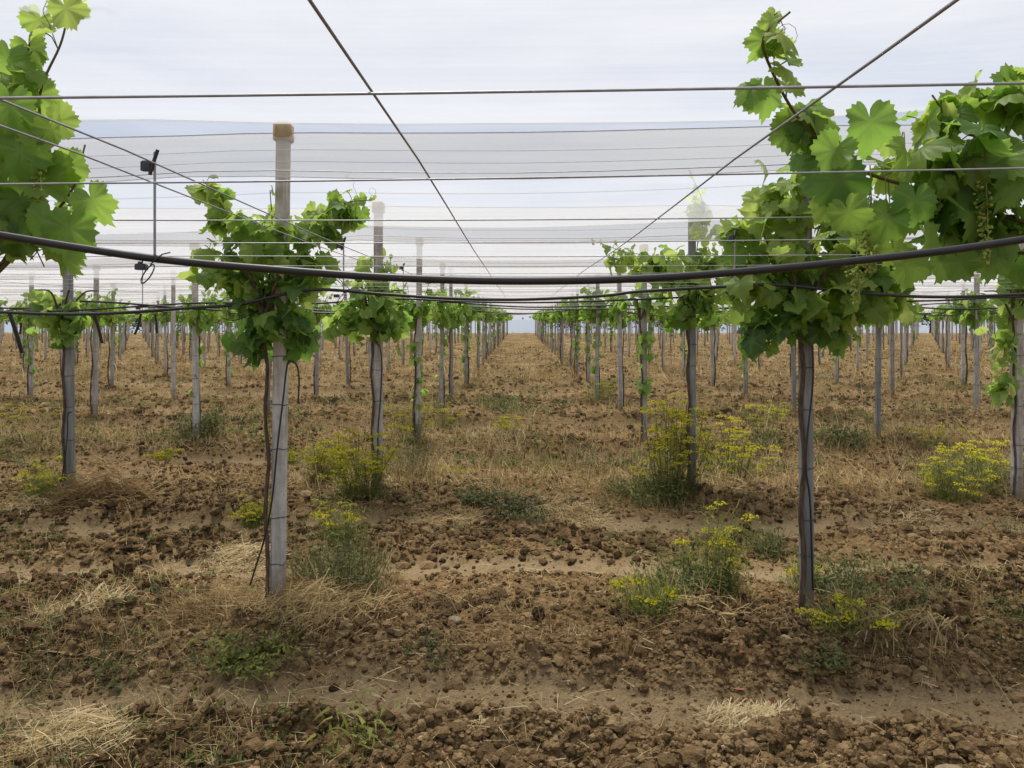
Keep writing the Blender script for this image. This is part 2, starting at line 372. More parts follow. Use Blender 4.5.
# ------------------------------------------------------------------ grasses and straw
def blades(mb, pos, hd, length, width, droop, tone, segs=3):
    """thin bent blades: pos n,3; hd heading n,3 (unit); each is a tapered strip that droops"""
    n = len(pos); t = np.linspace(0, 1, segs + 1)
    side = np.cross(hd, V3(0, 0, 1)); side /= np.linalg.norm(side, axis=1)[:, None] + 1e-6
    side = side * np.cos(a := rng.random(n) * .8)[:, None] + np.array([0, 0, 1]) * np.sin(a)[:, None]
    pts = pos[:, None] + hd[:, None] * (length[:, None, None] * t[None, :, None]) - V3(0, 0, 1) * (droop[:, None] * length[:, None] * t[None]**2)[..., None]
    w = width[:, None] * (1 - t[None])**.7 * .5
    L = pts - side[:, None] * w[..., None]; R = pts + side[:, None] * w[..., None]
    v = np.stack([L, R], 2).reshape(n, -1, 3); k = 2 * (segs + 1)
    f = np.array([[2*i, 2*i+1, 2*i+3, 2*i+2] for i in range(segs)])
    mb.add(v.reshape(-1, 3), (f[None] + (np.arange(n) * k)[:, None, None]).reshape(-1, 4), np.repeat(tone, k))
def headings(n, el0, el1):
    az = rng.random(n) * 6.283; el = np.radians(el0 + (el1 - el0) * rng.random(n))
    return np.stack([np.cos(az) * np.cos(el), np.sin(az) * np.cos(el), np.sin(el)], 1)

def dry_density(x, y):
    rp = np.abs((y - ROW0 + DROW / 2) % DROW - DROW / 2)
    lines = np.exp(-(np.abs((x + 1.285 + 1.41) % 2.82 - 1.41) / .55)**2)
    d = sst(.44, .62, fbm(x * .45 + 3, y * .6, 71, 4)) * .9 + .45 * np.exp(-(rp / .5)**2) * sst(.35, .6, fbm(x * .8, y * .8, 72, 3)) + .45 * lines * sst(7, 12, y)
    d = d * (1 - .9 * track_mask(x, y)) + .22 * sst(8, 20, y)
    return np.clip(d, 0, 1)
def dry_grass():
    mb = MB()
    for n, y0, y1, pw, bl, L0, W0 in ((7500, 2.3, 8, 1.2, 14, .11, .0026), (17000, 7, 24, .9, 13, .20, .0060), (11500, 20, 86, 1.0, 9, .34, .016)):
        x, y = rand_ground(n, y0, y1, pw, 1.5)
        k = rng.random(n) < dry_density(x, y) * (.75 if y0 < 5 else 1); x, y = x[k], y[k]; n = len(x)
        z = gz(x, y)
        r = np.repeat(np.arange(n), bl); N_ = len(r)
        sp = .05 if y0 < 5 else .11
        ox, oy = rng.normal(0, sp, N_), rng.normal(0, sp, N_)
        ps = np.stack([x[r] + ox, y[r] + oy, z[r] - .01], 1)
        lay = rng.random(N_) < .45
        hd = np.where(lay[:, None], headings(N_, 4, 30), headings(N_, 40, 88))
        L = L0 * np.exp(rng.normal(0, .45, N_)) * (.7 + .6 * rng.random(n))[r]
        tone = np.clip(rng.normal(.47, .18, n)[r] + rng.normal(0, .1, N_), 0, 1)
        blades(mb, ps, hd, L, W0 * (.6 + .8 * rng.random(N_)), .1 + .5 * rng.random(N_), tone, 2)
    tag(mb.build('dry_grass', M_STRAW, smooth=False), 'sparse dry golden grass over the field', None, None, 'stuff')
    mb = MB()                            # loose straw lying on the soil
    x, y = rand_ground(5200, 2.3, 9, 1.4); k = rng.random(len(x)) < .25 + .75 * sst(.45, .65, fbm(x * 1.1, y * 1.1, 75, 3)); x, y = x[k], y[k]
    z = gz(x, y) + .012
    n = len(x)
    blades(mb, np.stack([x, y, z], 1), headings(n, -3, 14), .05 + .16 * rng.random(n)**2, np.full(n, .003), .1 * rng.random(n), np.clip(rng.normal(.7, .2, n), 0, 1), 3)
    tag(mb.build('loose_straw', M_STRAW, smooth=False), 'single dry stalks lying about on the soil', None, None, 'stuff')
    mb = MB()                            # low green ground cover
    for n, y0, y1, pw, L0, W0, bl in ((3800, 2.4, 9, 1.2, .032, .009, 20), (9000, 8, 60, 1.0, .085, .020, 16)):
        x, y = rand_ground(n, y0, y1, pw, 1.5)
        rp = np.abs((y - ROW0 + DROW / 2) % DROW - DROW / 2)
        k = rng.random(n) < sst(.50, .66, fbm(x * .7 + 11, y * .7, 81, 4)) * (1 - .9 * track_mask(x, y)) * .9; x, y = x[k], y[k]; n = len(x)
        r = np.repeat(np.arange(n), bl); N_ = len(r); z = gz(x, y)
        ps = np.stack([x[r] + rng.normal(0, L0 * 1.3, N_), y[r] + rng.normal(0, L0 * 1.3, N_), z[r] + rng.random(N_) * L0 * .8], 1)
        blades(mb, ps, headings(N_, -5, 70), L0 * (.5 + rng.random(N_)), W0 * (.5 + rng.random(N_)), .3 * rng.random(N_), np.clip(rng.normal(.42, .2, n)[r] + rng.normal(0, .12, N_), 0, 1), 2)
    tag(mb.build('ground_weeds', M_WEED, smooth=False), 'low green weeds creeping over the soil', None, None, 'stuff')
    mb = MB()                            # reddish fallen leaves
    x, y = rand_ground(700, 2.6, 8, 1.2); k = rng.random(len(x)) < sst(.56, .70, fbm(x * .9, y * .9, 91, 3)); x, y = x[k], y[k]; n = len(x)
    blades(mb, np.stack([x, y, gz(x, y) + .006], 1), headings(n, -6, 22), .02 + .03 * rng.random(n), .016 + .02 * rng.random(n), .2 * rng.random(n), rng.random(n), 2)
    tag(mb.build('fallen_leaves', M_RED, smooth=False), 'curled reddish dead leaves on the soil', None, None, 'stuff')
dry_grass()

def straw_heap(px, py, wpx, hpx, n, tone, label, name='straw_heap', width=.0026, lab=None):
    x, y = G(px, py); w = wpx / F * y; h = hpx / F * y * 1.5; n = int(n * 2); mb = MB()
    r = np.sqrt(rng.random(n)); a = rng.random(n) * 6.283
    ox, oy = r * np.cos(a) * w, r * np.sin(a) * w * .7
    zz = gz(x + ox, y + oy) + h * (1 - r**1.5) * rng.random(n)
    az = rng.normal(0, .7, n) + np.where(rng.random(n) < .5, 0, math.pi) + rng.normal(0, .5); el = np.radians(rng.normal(12, 20, n))
    hd = np.stack([np.cos(az) * np.cos(el), np.sin(az) * np.cos(el), np.sin(el)], 1)
    L = w * (.35 + .7 * rng.random(n))
    blades(mb, np.stack([x + ox, y + oy, zz + .01], 1) - hd * (L * .4)[:, None], hd, L, np.full(n, width) * (.6 + 1.2 * rng.random(n)), .15 + .6 * rng.random(n), np.clip(rng.normal(tone * .9, .18, n), 0, 1), 5)
    loc = (x, y, float(gz(V3(x), V3(y))[0]))
    o = mb.build(name, M_STRAW, None, loc, False); tag(o, label, 'straw', 'heaps of cut straw'); return o
straw_heap(100, 496, 55, 26, 700, .22, 'reddish brown heap of dry stalks beside the second post in from the edge', width=.006)
straw_heap(240, 547, 40, 14, 420, .88, 'whitish flattened straw just behind the nearest pale post')
straw_heap(570, 510, 42, 10, 420, .72, 'tan round patch of cut straw in the middle of the aisle')
straw_heap(450, 514, 45, 9, 330, .6, 'thin tan straw patch between two posts at the aisle edge')
straw_heap(320, 612, 75, 22, 620, .55, 'tangle of golden stalks spreading from the foot of the nearest pale post')
straw_heap(215, 610, 60, 20, 600, .36, 'rusty brown dead grass on the near side of the pale post')
straw_heap(755, 694, 50, 9, 420, .95, 'white bleached straw wisp on the wheel track in front')
straw_heap(70, 742, 70, 20, 620, .78, 'pale yellow straw tangle in the front corner of the field')
straw_heap(905, 638, 55, 16, 130, .55, 'long fallen stalks fanning out beside the yellow flowered weed', width=.0042)
straw_heap(690, 612, 70, 7, 110, .6, 'long stalks lying flat in front of the tall sparse fennel', width=.004)
straw_heap(85, 606, 55, 14, 330, .72, 'straw spread over the ploughed strip behind the front track')
straw_heap(480, 728, 14, 10, 60, .9, 'small white root tuft on the clods at the front')
straw_heap(915, 512, 35, 8, 190, .75, 'pale straw patch on the track before the yellow bush at the edge')
straw_heap(30, 500, 40, 10, 260, .7, 'tan straw at the outer end of the second track')

# ------------------------------------------------------------------ fennel and weeds
def umbel(mb, c, r, n):
    a = rng.random(n) * 6.283; q = np.sqrt(rng.random(n)) * r
    p = c + np.stack([np.cos(a) * q, np.sin(a) * q, -(q / r)**2 * r * .25 + rng.normal(0, r * .1, n)], 1)
    s = r * .17
    base = np.array([(1, 0, 0), (-.5, .87, 0), (-.5, -.87, 0), (0, 0, .9)]); f = np.array([(0, 1, 3), (1, 2, 3), (2, 0, 3), (0, 2, 1)])
    v = p[:, None] + base[None] * s * (.6 + .8 * rng.random((n, 1, 1)))
    mb.add(v.reshape(-1, 3), (f[None] + (np.arange(n) * 4)[:, None, None]).reshape(-1, 3), np.repeat(np.clip(rng.normal(.55, .25, n), 0, 1), 4))
def fennel(px, py, hpx, wpx, nstem, label, um=5, green=1.0, stemtone=.5, ur=.035):
    x, y = G(px, py); h = hpx / F * y; w = wpx / F * y * .5
    z0 = float(gz(V3(x), V3(y))[0]); loc = (x, y, z0); root = empty('fennel_plant', loc)
    st, lf, bl = MB(), MB(), MB()
    for i in range(int(nstem * 1.25)):
        a = rng.random() * 6.283; sp = w * rng.random()**.6; hh = h * (.35 + .65 * rng.random())
        b0 = V3(x + .6 * sp * math.cos(a), y + .6 * sp * math.sin(a), z0 - .04); tip = V3(x + math.cos(a) * sp * 1.5, y + math.sin(a) * sp * 1.2, z0 + hh)
        mid = (b0 + tip) / 2 + rng.normal(0, .03, 3)
        path = smooth_path([b0, mid, tip], 5); tube(st, path, [.0045, .002], 4, .35 + .3 * rng.random())
        for k in range(um + 1):
            t = .55 + .45 * rng.random() if k else 1.0
            q = path[min(int(t * (len(path) - 1)), len(path) - 1)]
            off = V3(rng.normal(0, .09), rng.normal(0, .09), abs(rng.normal(.04, .04))) * (.35 + h / .9) if k else V3(0, 0, 0)
            tube(st, [q, q + off * .6, q + off + V3(0, 0, 1e-3)], .0016, 3, .5)
            umbel(bl, q + off, ur * 1.35 * (.5 + .8 * rng.random()), 26)
        n = int(110 * green)
        t = rng.random(n)**1.3; pp = path[(t * (len(path) - 1)).astype(int)] + rng.normal(0, .06, (n, 3))
        pp[:, 2] = np.maximum(pp[:, 2], z0 + .01)
        blades(lf, pp, headings(n, 10, 75), (.05 + .09 * rng.random(n)) * (.6 + .5 * h), np.full(n, .005), .35 * rng.random(n), np.clip(rng.normal(.72, .17, n), 0, 1), 2)
    st.build('stem', M_CANE, root, loc); lf.build('foliage', M_WEED, root, loc, False); bl.build('blossom', M_BLOOM, root, loc, False)
    tag(root, label, 'fennel', 'wild fennel in flower')
fennel(668, 490, 104, 62, 22, 'big bushy fennel in yellow flower between the first two posts right of the aisle')
fennel(732, 474, 78, 62, 13, 'looser fennel in yellow flower just right of a dark vine trunk', green=.6, um=4)
fennel(712, 584, 100, 56, 7, 'tall sparse fennel standing in front of the flowering fennels', um=1, green=2.0)
fennel(362, 498, 68, 62, 16, 'yellow fennel around the foot of the second post left of the aisle')
fennel(328, 480, 50, 36, 9, 'smaller yellow fennel outside the second post left of the aisle')
fennel(262, 512, 36, 26, 6, 'little yellow fennel behind the nearest pale post')
fennel(985, 474, 50, 66, 14, 'low wide yellow fennel beside the outer post right of the aisle')
fennel(950, 490, 48, 60, 10, 'greener fennel in front of the wide yellow one', um=2, green=1.6)
fennel(160, 455, 20, 20, 5, 'tiny yellow fennel by itself in the open ground')
fennel(45, 488, 34, 50, 9, 'greenish fennel beside the grey outer post', um=2, green=1.5)
fennel(862, 630, 27, 84, 5, 'low sprawling yellow flowered weed at the front by the dark post', um=3, green=1.2, ur=.028)
fennel(808, 580, 22, 26, 4, 'short yellow fennel at the foot of the dark post', um=3, ur=.025)
fennel(502, 428, 18, 24, 6, 'small yellow green fennel in the middle of the aisle')
fennel(415, 440, 42, 40, 10, 'dry yellowish fennel next to the third post left of the aisle', um=2, green=1.6)
fennel(452, 468, 14, 20, 5, 'short yellow fennel at the aisle edge behind the straw')
fennel(600, 400, 30, 26, 8, 'pale tall fennel along the right edge of the aisle', um=1, green=1.8)
fennel(765, 436, 36, 34, 7, 'distant yellow fennel behind the looser fennel', um=3)
fennel(25, 420, 28, 60, 9, 'yellow green fennel far out by the edge of the field', um=2)
fennel(440, 424, 30, 34, 6, 'dull yellow fennel behind the dry yellowish one', um=2, green=1.5)
fennel(930, 446, 24, 40, 6, 'faint yellow fennel further back behind the wide yellow one', um=2)
fennel(290, 452, 22, 30, 5, 'low fennel in the open ground behind the nearest pale post', um=2)
fennel(655, 612, 26, 60, 4, 'short green fennel among the fallen stalks at the front', um=1, green=2.0)
fennel(345, 535, 48, 50, 6, 'thin yellowish fennel rising out of a dark green weed', um=1, green=1.4)

def weed(px, py, hpx, wpx, n, tone, label, leaf=.03, wide=.45, white=0, stalk=0):
    x, y = G(px, py); h = hpx / F * y; w = wpx / F * y * .5
    z0 = float(gz(V3(x), V3(y))[0]); loc = (x, y, z0); root = empty('weed', loc)
    lf, st = MB(), MB(); n = int(n * 1.5); w = w * 1.2; ns = max(5, n // 40); tips = []
    for i in range(ns):
        a = rng.random() * 6.283; q = w * rng.random()**.5; hh = h * (.45 + .55 * rng.random()) * (1 - .4 * (q / w)**2)
        b0 = V3(x + q * .5 * math.cos(a), y + q * .5 * math.sin(a), z0 - .02); tip = V3(x + q * math.cos(a), y + q * math.sin(a), z0 + hh)
        path = smooth_path([b0, (b0 + tip) / 2 + rng.normal(0, .02, 3), tip], 4); tube(st, path, [.003, .0015], 3, .3 + .4 * rng.random()); tips.append(tip)
        m = n // ns; t = rng.random(m); pp = path[(t * (len(path) - 1)).astype(int)] + rng.normal(0, leaf * 1.3, (m, 3)); pp[:, 2] = np.maximum(pp[:, 2], z0 + .005)
        blades(lf, pp, headings(m, -20, 70), leaf * (.6 + .9 * rng.random(m)), leaf * wide * (.6 + .7 * rng.random(m)), .5 * rng.random(m), np.clip(rng.normal(tone, .17, m), 0, 1), 2)
    dr = MB(); m = n // 5; a = rng.random(m) * 6.283; q = w * 1.15 * rng.random(m)**.5; X_, Y_ = x + q * np.cos(a), y + q * np.sin(a)
    blades(dr, np.stack([X_, Y_, gz(X_, Y_)], 1), headings(m, 10, 85), h * (.3 + .7 * rng.random(m)), np.full(m, .004), .4 * rng.random(m), np.clip(rng.normal(.35, .2, m), 0, 1), 3)
    dr.build('grass_tuft', M_STRAW, root, loc, False)
    lf.build('foliage', M_WEED, root, loc, False); st.build('stem', M_CANE, root, loc)
    if white:
        b = MB()
        for k in range(white):
            a = rng.random() * 6.283; q = w * rng.random()**.5; X_, Y_ = x + q * math.cos(a), y + q * math.sin(a)
            umbel(b, V3(X_, Y_, z0 + h * (.6 + .5 * rng.random())), .016, 6)
        b.build('blossom', M_WHITE, root, loc, False)
    tag(root, label, 'weed', 'green weeds')
weed(342, 588, 72, 90, 2300, .34, 'dark grey green bushy weed beside the nearest pale post', .035, .3)
weed(515, 507, 14, 70, 900, .3, 'low weed dotted with white flowers in the aisle', .03, .5, 26)
weed(655, 490, 30, 100, 1800, .5, 'dense green weed at the foot of the big fennel', .04, .4)
weed(690, 585, 44, 90, 1500, .45, 'dense green weed under the tall sparse fennel', .035, .35)
weed(768, 538, 22, 30, 450, .4, 'small bluish green weed alone on the second track', .05, .2)
weed(880, 592, 40, 130, 2200, .30, 'wide dark green weed behind the dark post', .035, .35)
weed(840, 446, 28, 42, 700, .25, 'dark green weed before the third post right of the aisle', .05, .4)
weed(412, 476, 62, 46, 900, .45, 'grey green dry bush close to the second post left of the aisle', .04, .18)
weed(360, 735, 26, 34, 170, .85, 'light green grassy weed on the clods at the front', .05, .25)
weed(200, 438, 36, 46, 800, .35, 'green weed around the foot of the tall thin post', .06, .4)
weed(245, 652, 16, 130, 520, .72, 'yellow green creeping weed before the nearest pale post', .03, .5)
weed(425, 652, 8, 56, 260, .2, 'flat dark bluish weed at the edge of the front track', .02, .5)
weed(965, 478, 26, 100, 1100, .5, 'green weed beneath the wide yellow fennel', .05, .35)
weed(505, 408, 16, 34, 420, .4, 'dark green weed in the aisle behind the small fennel', .07, .4)
weed(480, 500, 10, 50, 400, .3, 'low weed just left of the white flowered one', .035, .5)
weed(820, 655, 9, 70, 240, .25, 'flat dark weed beneath the sprawling yellow one', .025, .5)
weed(100, 640, 14, 160, 800, .3, 'thin dark green weed spread over the clods near the front corner', .02, .4)
weed(1004, 520, 14, 40, 200, .35, 'small weed at the foot of the outer post', .04, .4)

# ------------------------------------------------------------------ posts
def post_label(r, c):
    side = 'left' if c < 0 else 'right'; k = -c if c < 0 else c + 1
    o = ['', 'first', 'second', 'third', 'fourth', 'fifth', 'sixth', 'seventh', 'eighth']
    return f'{o[r]} along the {o[k]} line {side} of the aisle' if k > 1 else f'{o[r]} along the line edging the aisle on the {side}'
def col_x(c):                            # c = -1, -2 .. left of the aisle, 0, 1 .. right of it
    return -1.285 - 2.76 * (-c - 1) if c < 0 else 1.535 + 2.9 * c
def row_y(r): return ROW0 + DROW * r
FIX = {(1, -1): (-1.29, 4.14), (1, 0): (1.545, 4.2), (2, -2): (-4.02, 6.98), (3, -2): (-4.04, 9.74), (2, 1): (4.44, 6.98), (3, 1): (4.48, 9.78), (3, 0): (1.55, 9.74), (2, -1): (-1.265, 6.94), (3, -1): (-1.275, 9.74), (2, 0): (1.53, 6.94)}
GREY = {(1, 0), (2, 0), (2, -2), (4, -2), (3, 2)}
def make_post(mat, w=.078, h=2.56, cap=True, ties=5, lean=(0, 0)):
    root = empty('trellis_post', (0, 0, 0))
    b = MB(); n = 9
    box(b, (0, 0, h / 2 - .15), (w, w, h + .3), .010, .5, .93, lean)
    b.build('shaft', mat, root, smooth=False)
    if cap:
        c = MB(); box(c, (lean[0], lean[1], h - .028), (w * 1.30, w * 1.5, .100), .018); c.build('cap', M_CAP, root)
    for i in range(ties):
        z = .28 + i * .27 + rnd.uniform(-.05, .05); u = (z + .3) / (h + .3); s = w * (1 - .07 * u) / 2 + .003
        t = MB(); cx, cy = lean[0] * u, lean[1] * u
        tube(t, [(cx + a * s, cy + bb * s, z + rnd.uniform(-.006, .006)) for a, bb in ((-1, -1), (0, -1), (1, -1), (1, 0), (1, 1), (0, 1), (-1, 1), (-1, 0), (-1, -1))], .0022, 4)
        t.build('tie_wire', M_DARKW, root)
    return root
HERO_POSTS = {(1, -1): make_post(M_CON, .070, 2.575, True, 6, (.035, 0)), (1, 0): make_post(M_CONG, .066, 2.30, False, 7, (-.012, 0)),
              (2, -1): make_post(M_CON, .078, 2.60, True, 5, (.005, 0)), (2, 0): make_post(M_CONG, .066, 2.55, True, 6, (0, 0)),
              (2, -2): make_post(M_CONG, .072, 2.5, True, 5, (-.03, 0)), (2, 1): make_post(M_CON, .078, 2.55, True, 5, (.02, 0))}
PROTO = [make_post(M_CON, .075, 2.52, True, 4, (.02, .01)), make_post(M_CONG, .066, 2.5, True, 4, (-.03, .02)), make_post(M_CON, .078, 2.58, True, 4, (-.015, 0))]
FARP = [make_post(M_CON, .075, 2.50, True, 0, (.02, .01)), make_post(M_CON, .07, 2.56, True, 0, (-.03, .02))]
PLAB = {(1, -1): 'tall pale concrete post with tan cap and a thin black hose hanging down it', (1, 0): 'dark grey post with brown trunk beside it, nearest one right of the aisle',
        (2, -1): 'pale concrete post with rounded tan cap, standing in yellow fennel left of the aisle', (2, 0): 'dark grey post between two yellow fennels, second right of the aisle',
        (2, -2): 'grey post beside the reddish brown straw heap', (2, 1): 'pale concrete post at the picture edge beside the wide low yellow fennel'}
spots = []
for r in range(1, 29):
    for c in range(-22, 22):
        x, y = col_x(c), row_y(r); px = VX + x * F / y
        if -30 < px < 1054: spots.append((r, c))
spots.sort(key=lambda q: row_y(q[0]) + abs(col_x(q[1])) * .15)
near, far = spots[:295], spots[295:]
POS = {}
used = set()
def use(proto):
    if id(proto) not in used: used.add(id(proto)); return proto
    return copy_tree(proto)
for r, c in near:
    x, y = FIX.get((r, c), (col_x(c) + rnd.gauss(0, .035), row_y(r) + rnd.gauss(0, .05)))
    POS[r, c] = (x, y)
    if (r, c) in HERO_POSTS: o = HERO_POSTS[r, c]
    elif r <= 6: o = use(PROTO[1] if (r, c) in GREY else PROTO[rnd.choice((0, 0, 2, 2, 1))])
    else: o = use(FARP[rnd.randrange(2)])
    o.location = (x, y, float(gz(V3(x), V3(y), False)[0]) - .01)
    if (r, c) not in HERO_POSTS: o.rotation_euler = (rnd.gauss(0, .008), rnd.gauss(0, .012), rnd.choice((0, math.pi / 2, math.pi)) + rnd.gauss(0, .1)); o.scale = (.9, .9, rnd.uniform(.96, 1.03))
    if (r, c) in PLAB: l = PLAB[r, c]
    elif r <= 6 and abs(c + .5) < 5: l = 'capped concrete post, ' + post_label(r, c)
    else: l = 'distant concrete post among the far or outer rows, ' + ('left of the aisle' if c < 0 else 'right of the aisle')
    tag(o, l, 'post', 'concrete trellis posts')
for c, l in ((-1, 'concrete post of the large close vine on the left, beside the viewer'), (0, 'concrete post of the large close vine on the right, beside the viewer')):
    o = copy_tree(HERO_POSTS[2, -1]); o.location = (col_x(c), row_y(0), -.05); o.scale = (1, 1, 1); tag(o, l, 'post', 'concrete trellis posts')
mb = MB()
for r, c in far:
    x, y = col_x(c) + rnd.gauss(0, .05), row_y(r) + rnd.gauss(0, .05)
    box(mb, (x, y, 1.2 + float(gz(V3(x), V3(y), False)[0])), (.08, .08, 2.6), 0, .5, .94, (rnd.gauss(0, .03), 0))
tag(mb.build('far_posts', M_CON, smooth=False), 'last rows of concrete posts at the end of the field', None, None, 'stuff')

# ------------------------------------------------------------------ vines
def leaf_template(n):
    th = np.linspace(-math.pi, math.pi, n, endpoint=False)
    key = [(0, 1.0), (.22, .90), (.46, .76), (.62, .80), (.92, .93), (1.2, .86), (1.48, .72), (1.65, .74), (1.98, .80), (2.35, .74), (2.75, .66), (2.98, .44), (math.pi, .14)]
    r = np.interp(np.abs(th), [k[0] for k in key], [k[1] for k in key])
    if n >= 24: r = r * (1 + .065 * np.where(np.arange(n) % 2 == 0, 1, -1) * (np.abs(th) < 2.7))
    o = np.stack([np.sin(th) * r, np.cos(th) * r], 1)
    lobes = np.array([0, .95, -.95, 2.0, -2.0]); vein = np.zeros(n)
    for l in lobes: vein[np.argmin(np.abs(th - l))] = 1
    if n >= 24:
        v = np.vstack([[0, 0], o * .38, o * .72, o]); vv = np.concatenate([[1], vein * .9, vein * .7, vein * .4])
        i = np.arange(n); k = (i + 1) % n
        tr = np.stack([np.zeros(n, int), 1 + i, 1 + k], 1)
        qs = [np.stack([1 + a * n + i, 1 + (a + 1) * n + i, 1 + (a + 1) * n + k, 1 + a * n + k], 1) for a in (0, 1)]
        f = np.vstack([tr] + [np.vstack([q[:, [0, 1, 2]], q[:, [0, 2, 3]]]) for q in qs])
    else:
        v = np.vstack([[0, 0], o]); vv = np.concatenate([[.4], vein * .2]); i = np.arange(n); f = np.stack([np.zeros(n, int), 1 + i, 1 + (i + 1) % n], 1)
    return v, f, vv
LT = {n: leaf_template(n) for n in (10, 16, 32, 48)}
class Leaves(MB):
    def __init__(s): super().__init__(); s.ve = []
    def put(s, c, tip, nor, size, tone, n):
        t, f, ve = LT[n]; m = len(c); k = len(t)
        tip = tip / (np.linalg.norm(tip, axis=1)[:, None] + 1e-9)
        nor = nor - tip * (nor * tip).sum(1)[:, None]; nor /= np.linalg.norm(nor, axis=1)[:, None] + 1e-9
        sd = np.cross(tip, nor)
        x, y = t[None, :, 0], t[None, :, 1]; r2 = x * x + y * y
        cup = rng.normal(-.2, .25, (m, 1)); fold = rng.normal(.25, .3, (m, 1)); ph = rng.random((m, 1)) * 6.28; wv = .07 + .14 * rng.random((m, 1)); curl = rng.normal(-.25, .25, (m, 1))
        z = cup * r2 + fold * np.abs(x) * .8 + wv * (np.sin(np.arctan2(x, y + 1e-6) * 5 + ph) + .5 * np.sin(np.arctan2(x, y + 1e-6) * 11 + 2 * ph)) * r2 + curl * np.clip(y, 0, 2)**2
        v = c[:, None] + (sd[:, None] * (x * .62)[..., None] + tip[:, None] * (y * .62)[..., None] + nor[:, None] * (z * .62)[..., None]) * size[:, None, None]
        s.add(v.reshape(-1, 3), (f[None] + (np.arange(m) * k)[:, None, None]).reshape(-1, 3), np.repeat(tone, k))
        s.ve.append(np.tile(ve, m))
    def finish(s, name, parent, loc):
        o = s.build(name, M_LEAF, parent, loc)
        a = o.data.attributes.new('vein', 'FLOAT', 'POINT'); a.data.foreach_set('value', np.concatenate(s.ve).astype(np.float32)); return o
def foliage_dirs(m, out):
    tip = out * .75 + rng.normal(0, .65, (m, 3)) + V3(0, 0, -.8)
    nor = out * .5 + rng.normal(0, .6, (m, 3)) + V3(0, -.1, .8)
    return tip, nor
def blob(L, st, c, rad, n, size, tone, nt, anchor=None, pet=.0):
    u = rng.normal(0, 1, (n, 3)); u /= np.linalg.norm(u, axis=1)[:, None]; q = np.clip(np.abs(rng.normal(.74, .36, n)), .05, 1.7)[:, None]
    p = c + u * q * rad
    tip, nor = foliage_dirs(n, u)
    L.put(p, tip, nor, size * np.clip(rng.normal(1, .22, n), .45, 1.45), np.clip(rng.normal(tone, .2, n), 0, 1), nt)
    if pet:
        for i in range(n):
            a = p[i] - u[i] * pet * .8 + V3(0, 0, -.02); tube(st, [p[i], (p[i] + a) / 2 + V3(0, 0, .008), a], .0013 if nt < 40 else .0016, 3, .8)
def cane(L, st, pts, r0, leaf, gap, tone0, tone1, nt, taper=.5, pet=.07, tend=0, grow=None):
    path = smooth_path(pts, 8); d = np.diff(path, axis=0); ln = np.concatenate([[0], np.cumsum(np.linalg.norm(d, axis=1))]); T = ln[-1]
    tube(st, path, [r0, r0 * .45], 6, np.repeat(np.linspace(.15, .8, len(path)), 6) if False else .35)
    k = max(1, int(T / gap)); s = (np.arange(k) + .5 + rng.uniform(-.25, .25, k)) * gap * T / (k * gap) 
    p = np.stack([np.interp(s, ln, path[:, i]) for i in range(3)], 1); u = s / T
    ax = (path[-1] - path[0]) / T
    sd = rng.normal(0, 1, (k, 3)); sd -= ax * (sd @ ax)[:, None]; sd /= np.linalg.norm(sd, axis=1)[:, None]
    pl = pet * (1 - .5 * u) * (.7 + .6 * rng.random(k)); q = p + sd * pl[:, None] + V3(0, 0, .02)
    for a, b in zip(p, q): tube(st, [a, (a + b) / 2 + V3(0, 0, .01), b], .0018, 4, .85)
    tip, nor = foliage_dirs(k, sd)
    L.put(q, tip, nor, leaf * (1 - taper * u**2) * np.clip(rng.normal(1, .15, k), .6, 1.4), np.clip(tone0 + (tone1 - tone0) * u + rng.normal(0, .12, k), 0, 1), nt)
    for j in range(tend):
        a = p[-1 - j] if j < k else path[-1]; dv = rng.normal(0, 1, 3); dv[2] = abs(dv[2]); dv /= np.linalg.norm(dv)
        t = np.linspace(0, 1, 22)[:, None]; cx = np.cross(dv, V3(.3, .9, .2)); cx /= np.linalg.norm(cx); cy = np.cross(dv, cx)
        w = .028 * t * np.clip(t - .35, 0, 1) * 2
        tube(st, a + dv * t * .16 + cx * w * np.cos(t * 15) + cy * w * np.sin(t * 15), [.0014, .0006], 3, .7)
def bunch(c, h, w, n, parent, loc, tone):
    st = MB(); z = np.linspace(0, 1, 8); 
    pos = []
    for i in range(n):
        t = rng.random()**.8; a = rng.random() * 6.283; r = w * (1 - .75 * t) * rng.random()**.5
        pos.append(c + V3(math.cos(a) * r, math.sin(a) * r, -t * h + rng.normal(0, .004)))
    pos = np.array(pos)
    lumps(st, pos, np.full(n, .0032) * (.7 + .8 * rng.random(n)), np.clip(rng.normal(tone, .25, n), 0, 1), ico(0), .1, 1.0)
    tube(st, c + np.stack([z * .01, z * 0, .06 - z * (h + .06)], 1), .0016, 4, .9)
    for q in pos[::2]:
        b = V3(c[0], c[1], min(c[2], q[2] + .012)); tube(st, [b, (q + b) / 2, q], .0009, 3, .9)
    st.build('grape_cluster', M_GRAPE, parent, loc, True)
def trunk_mesh(pts, radii):
    mb = MB(); tube(mb, smooth_path(pts, 7), radii, 8, .5, .5); return mb

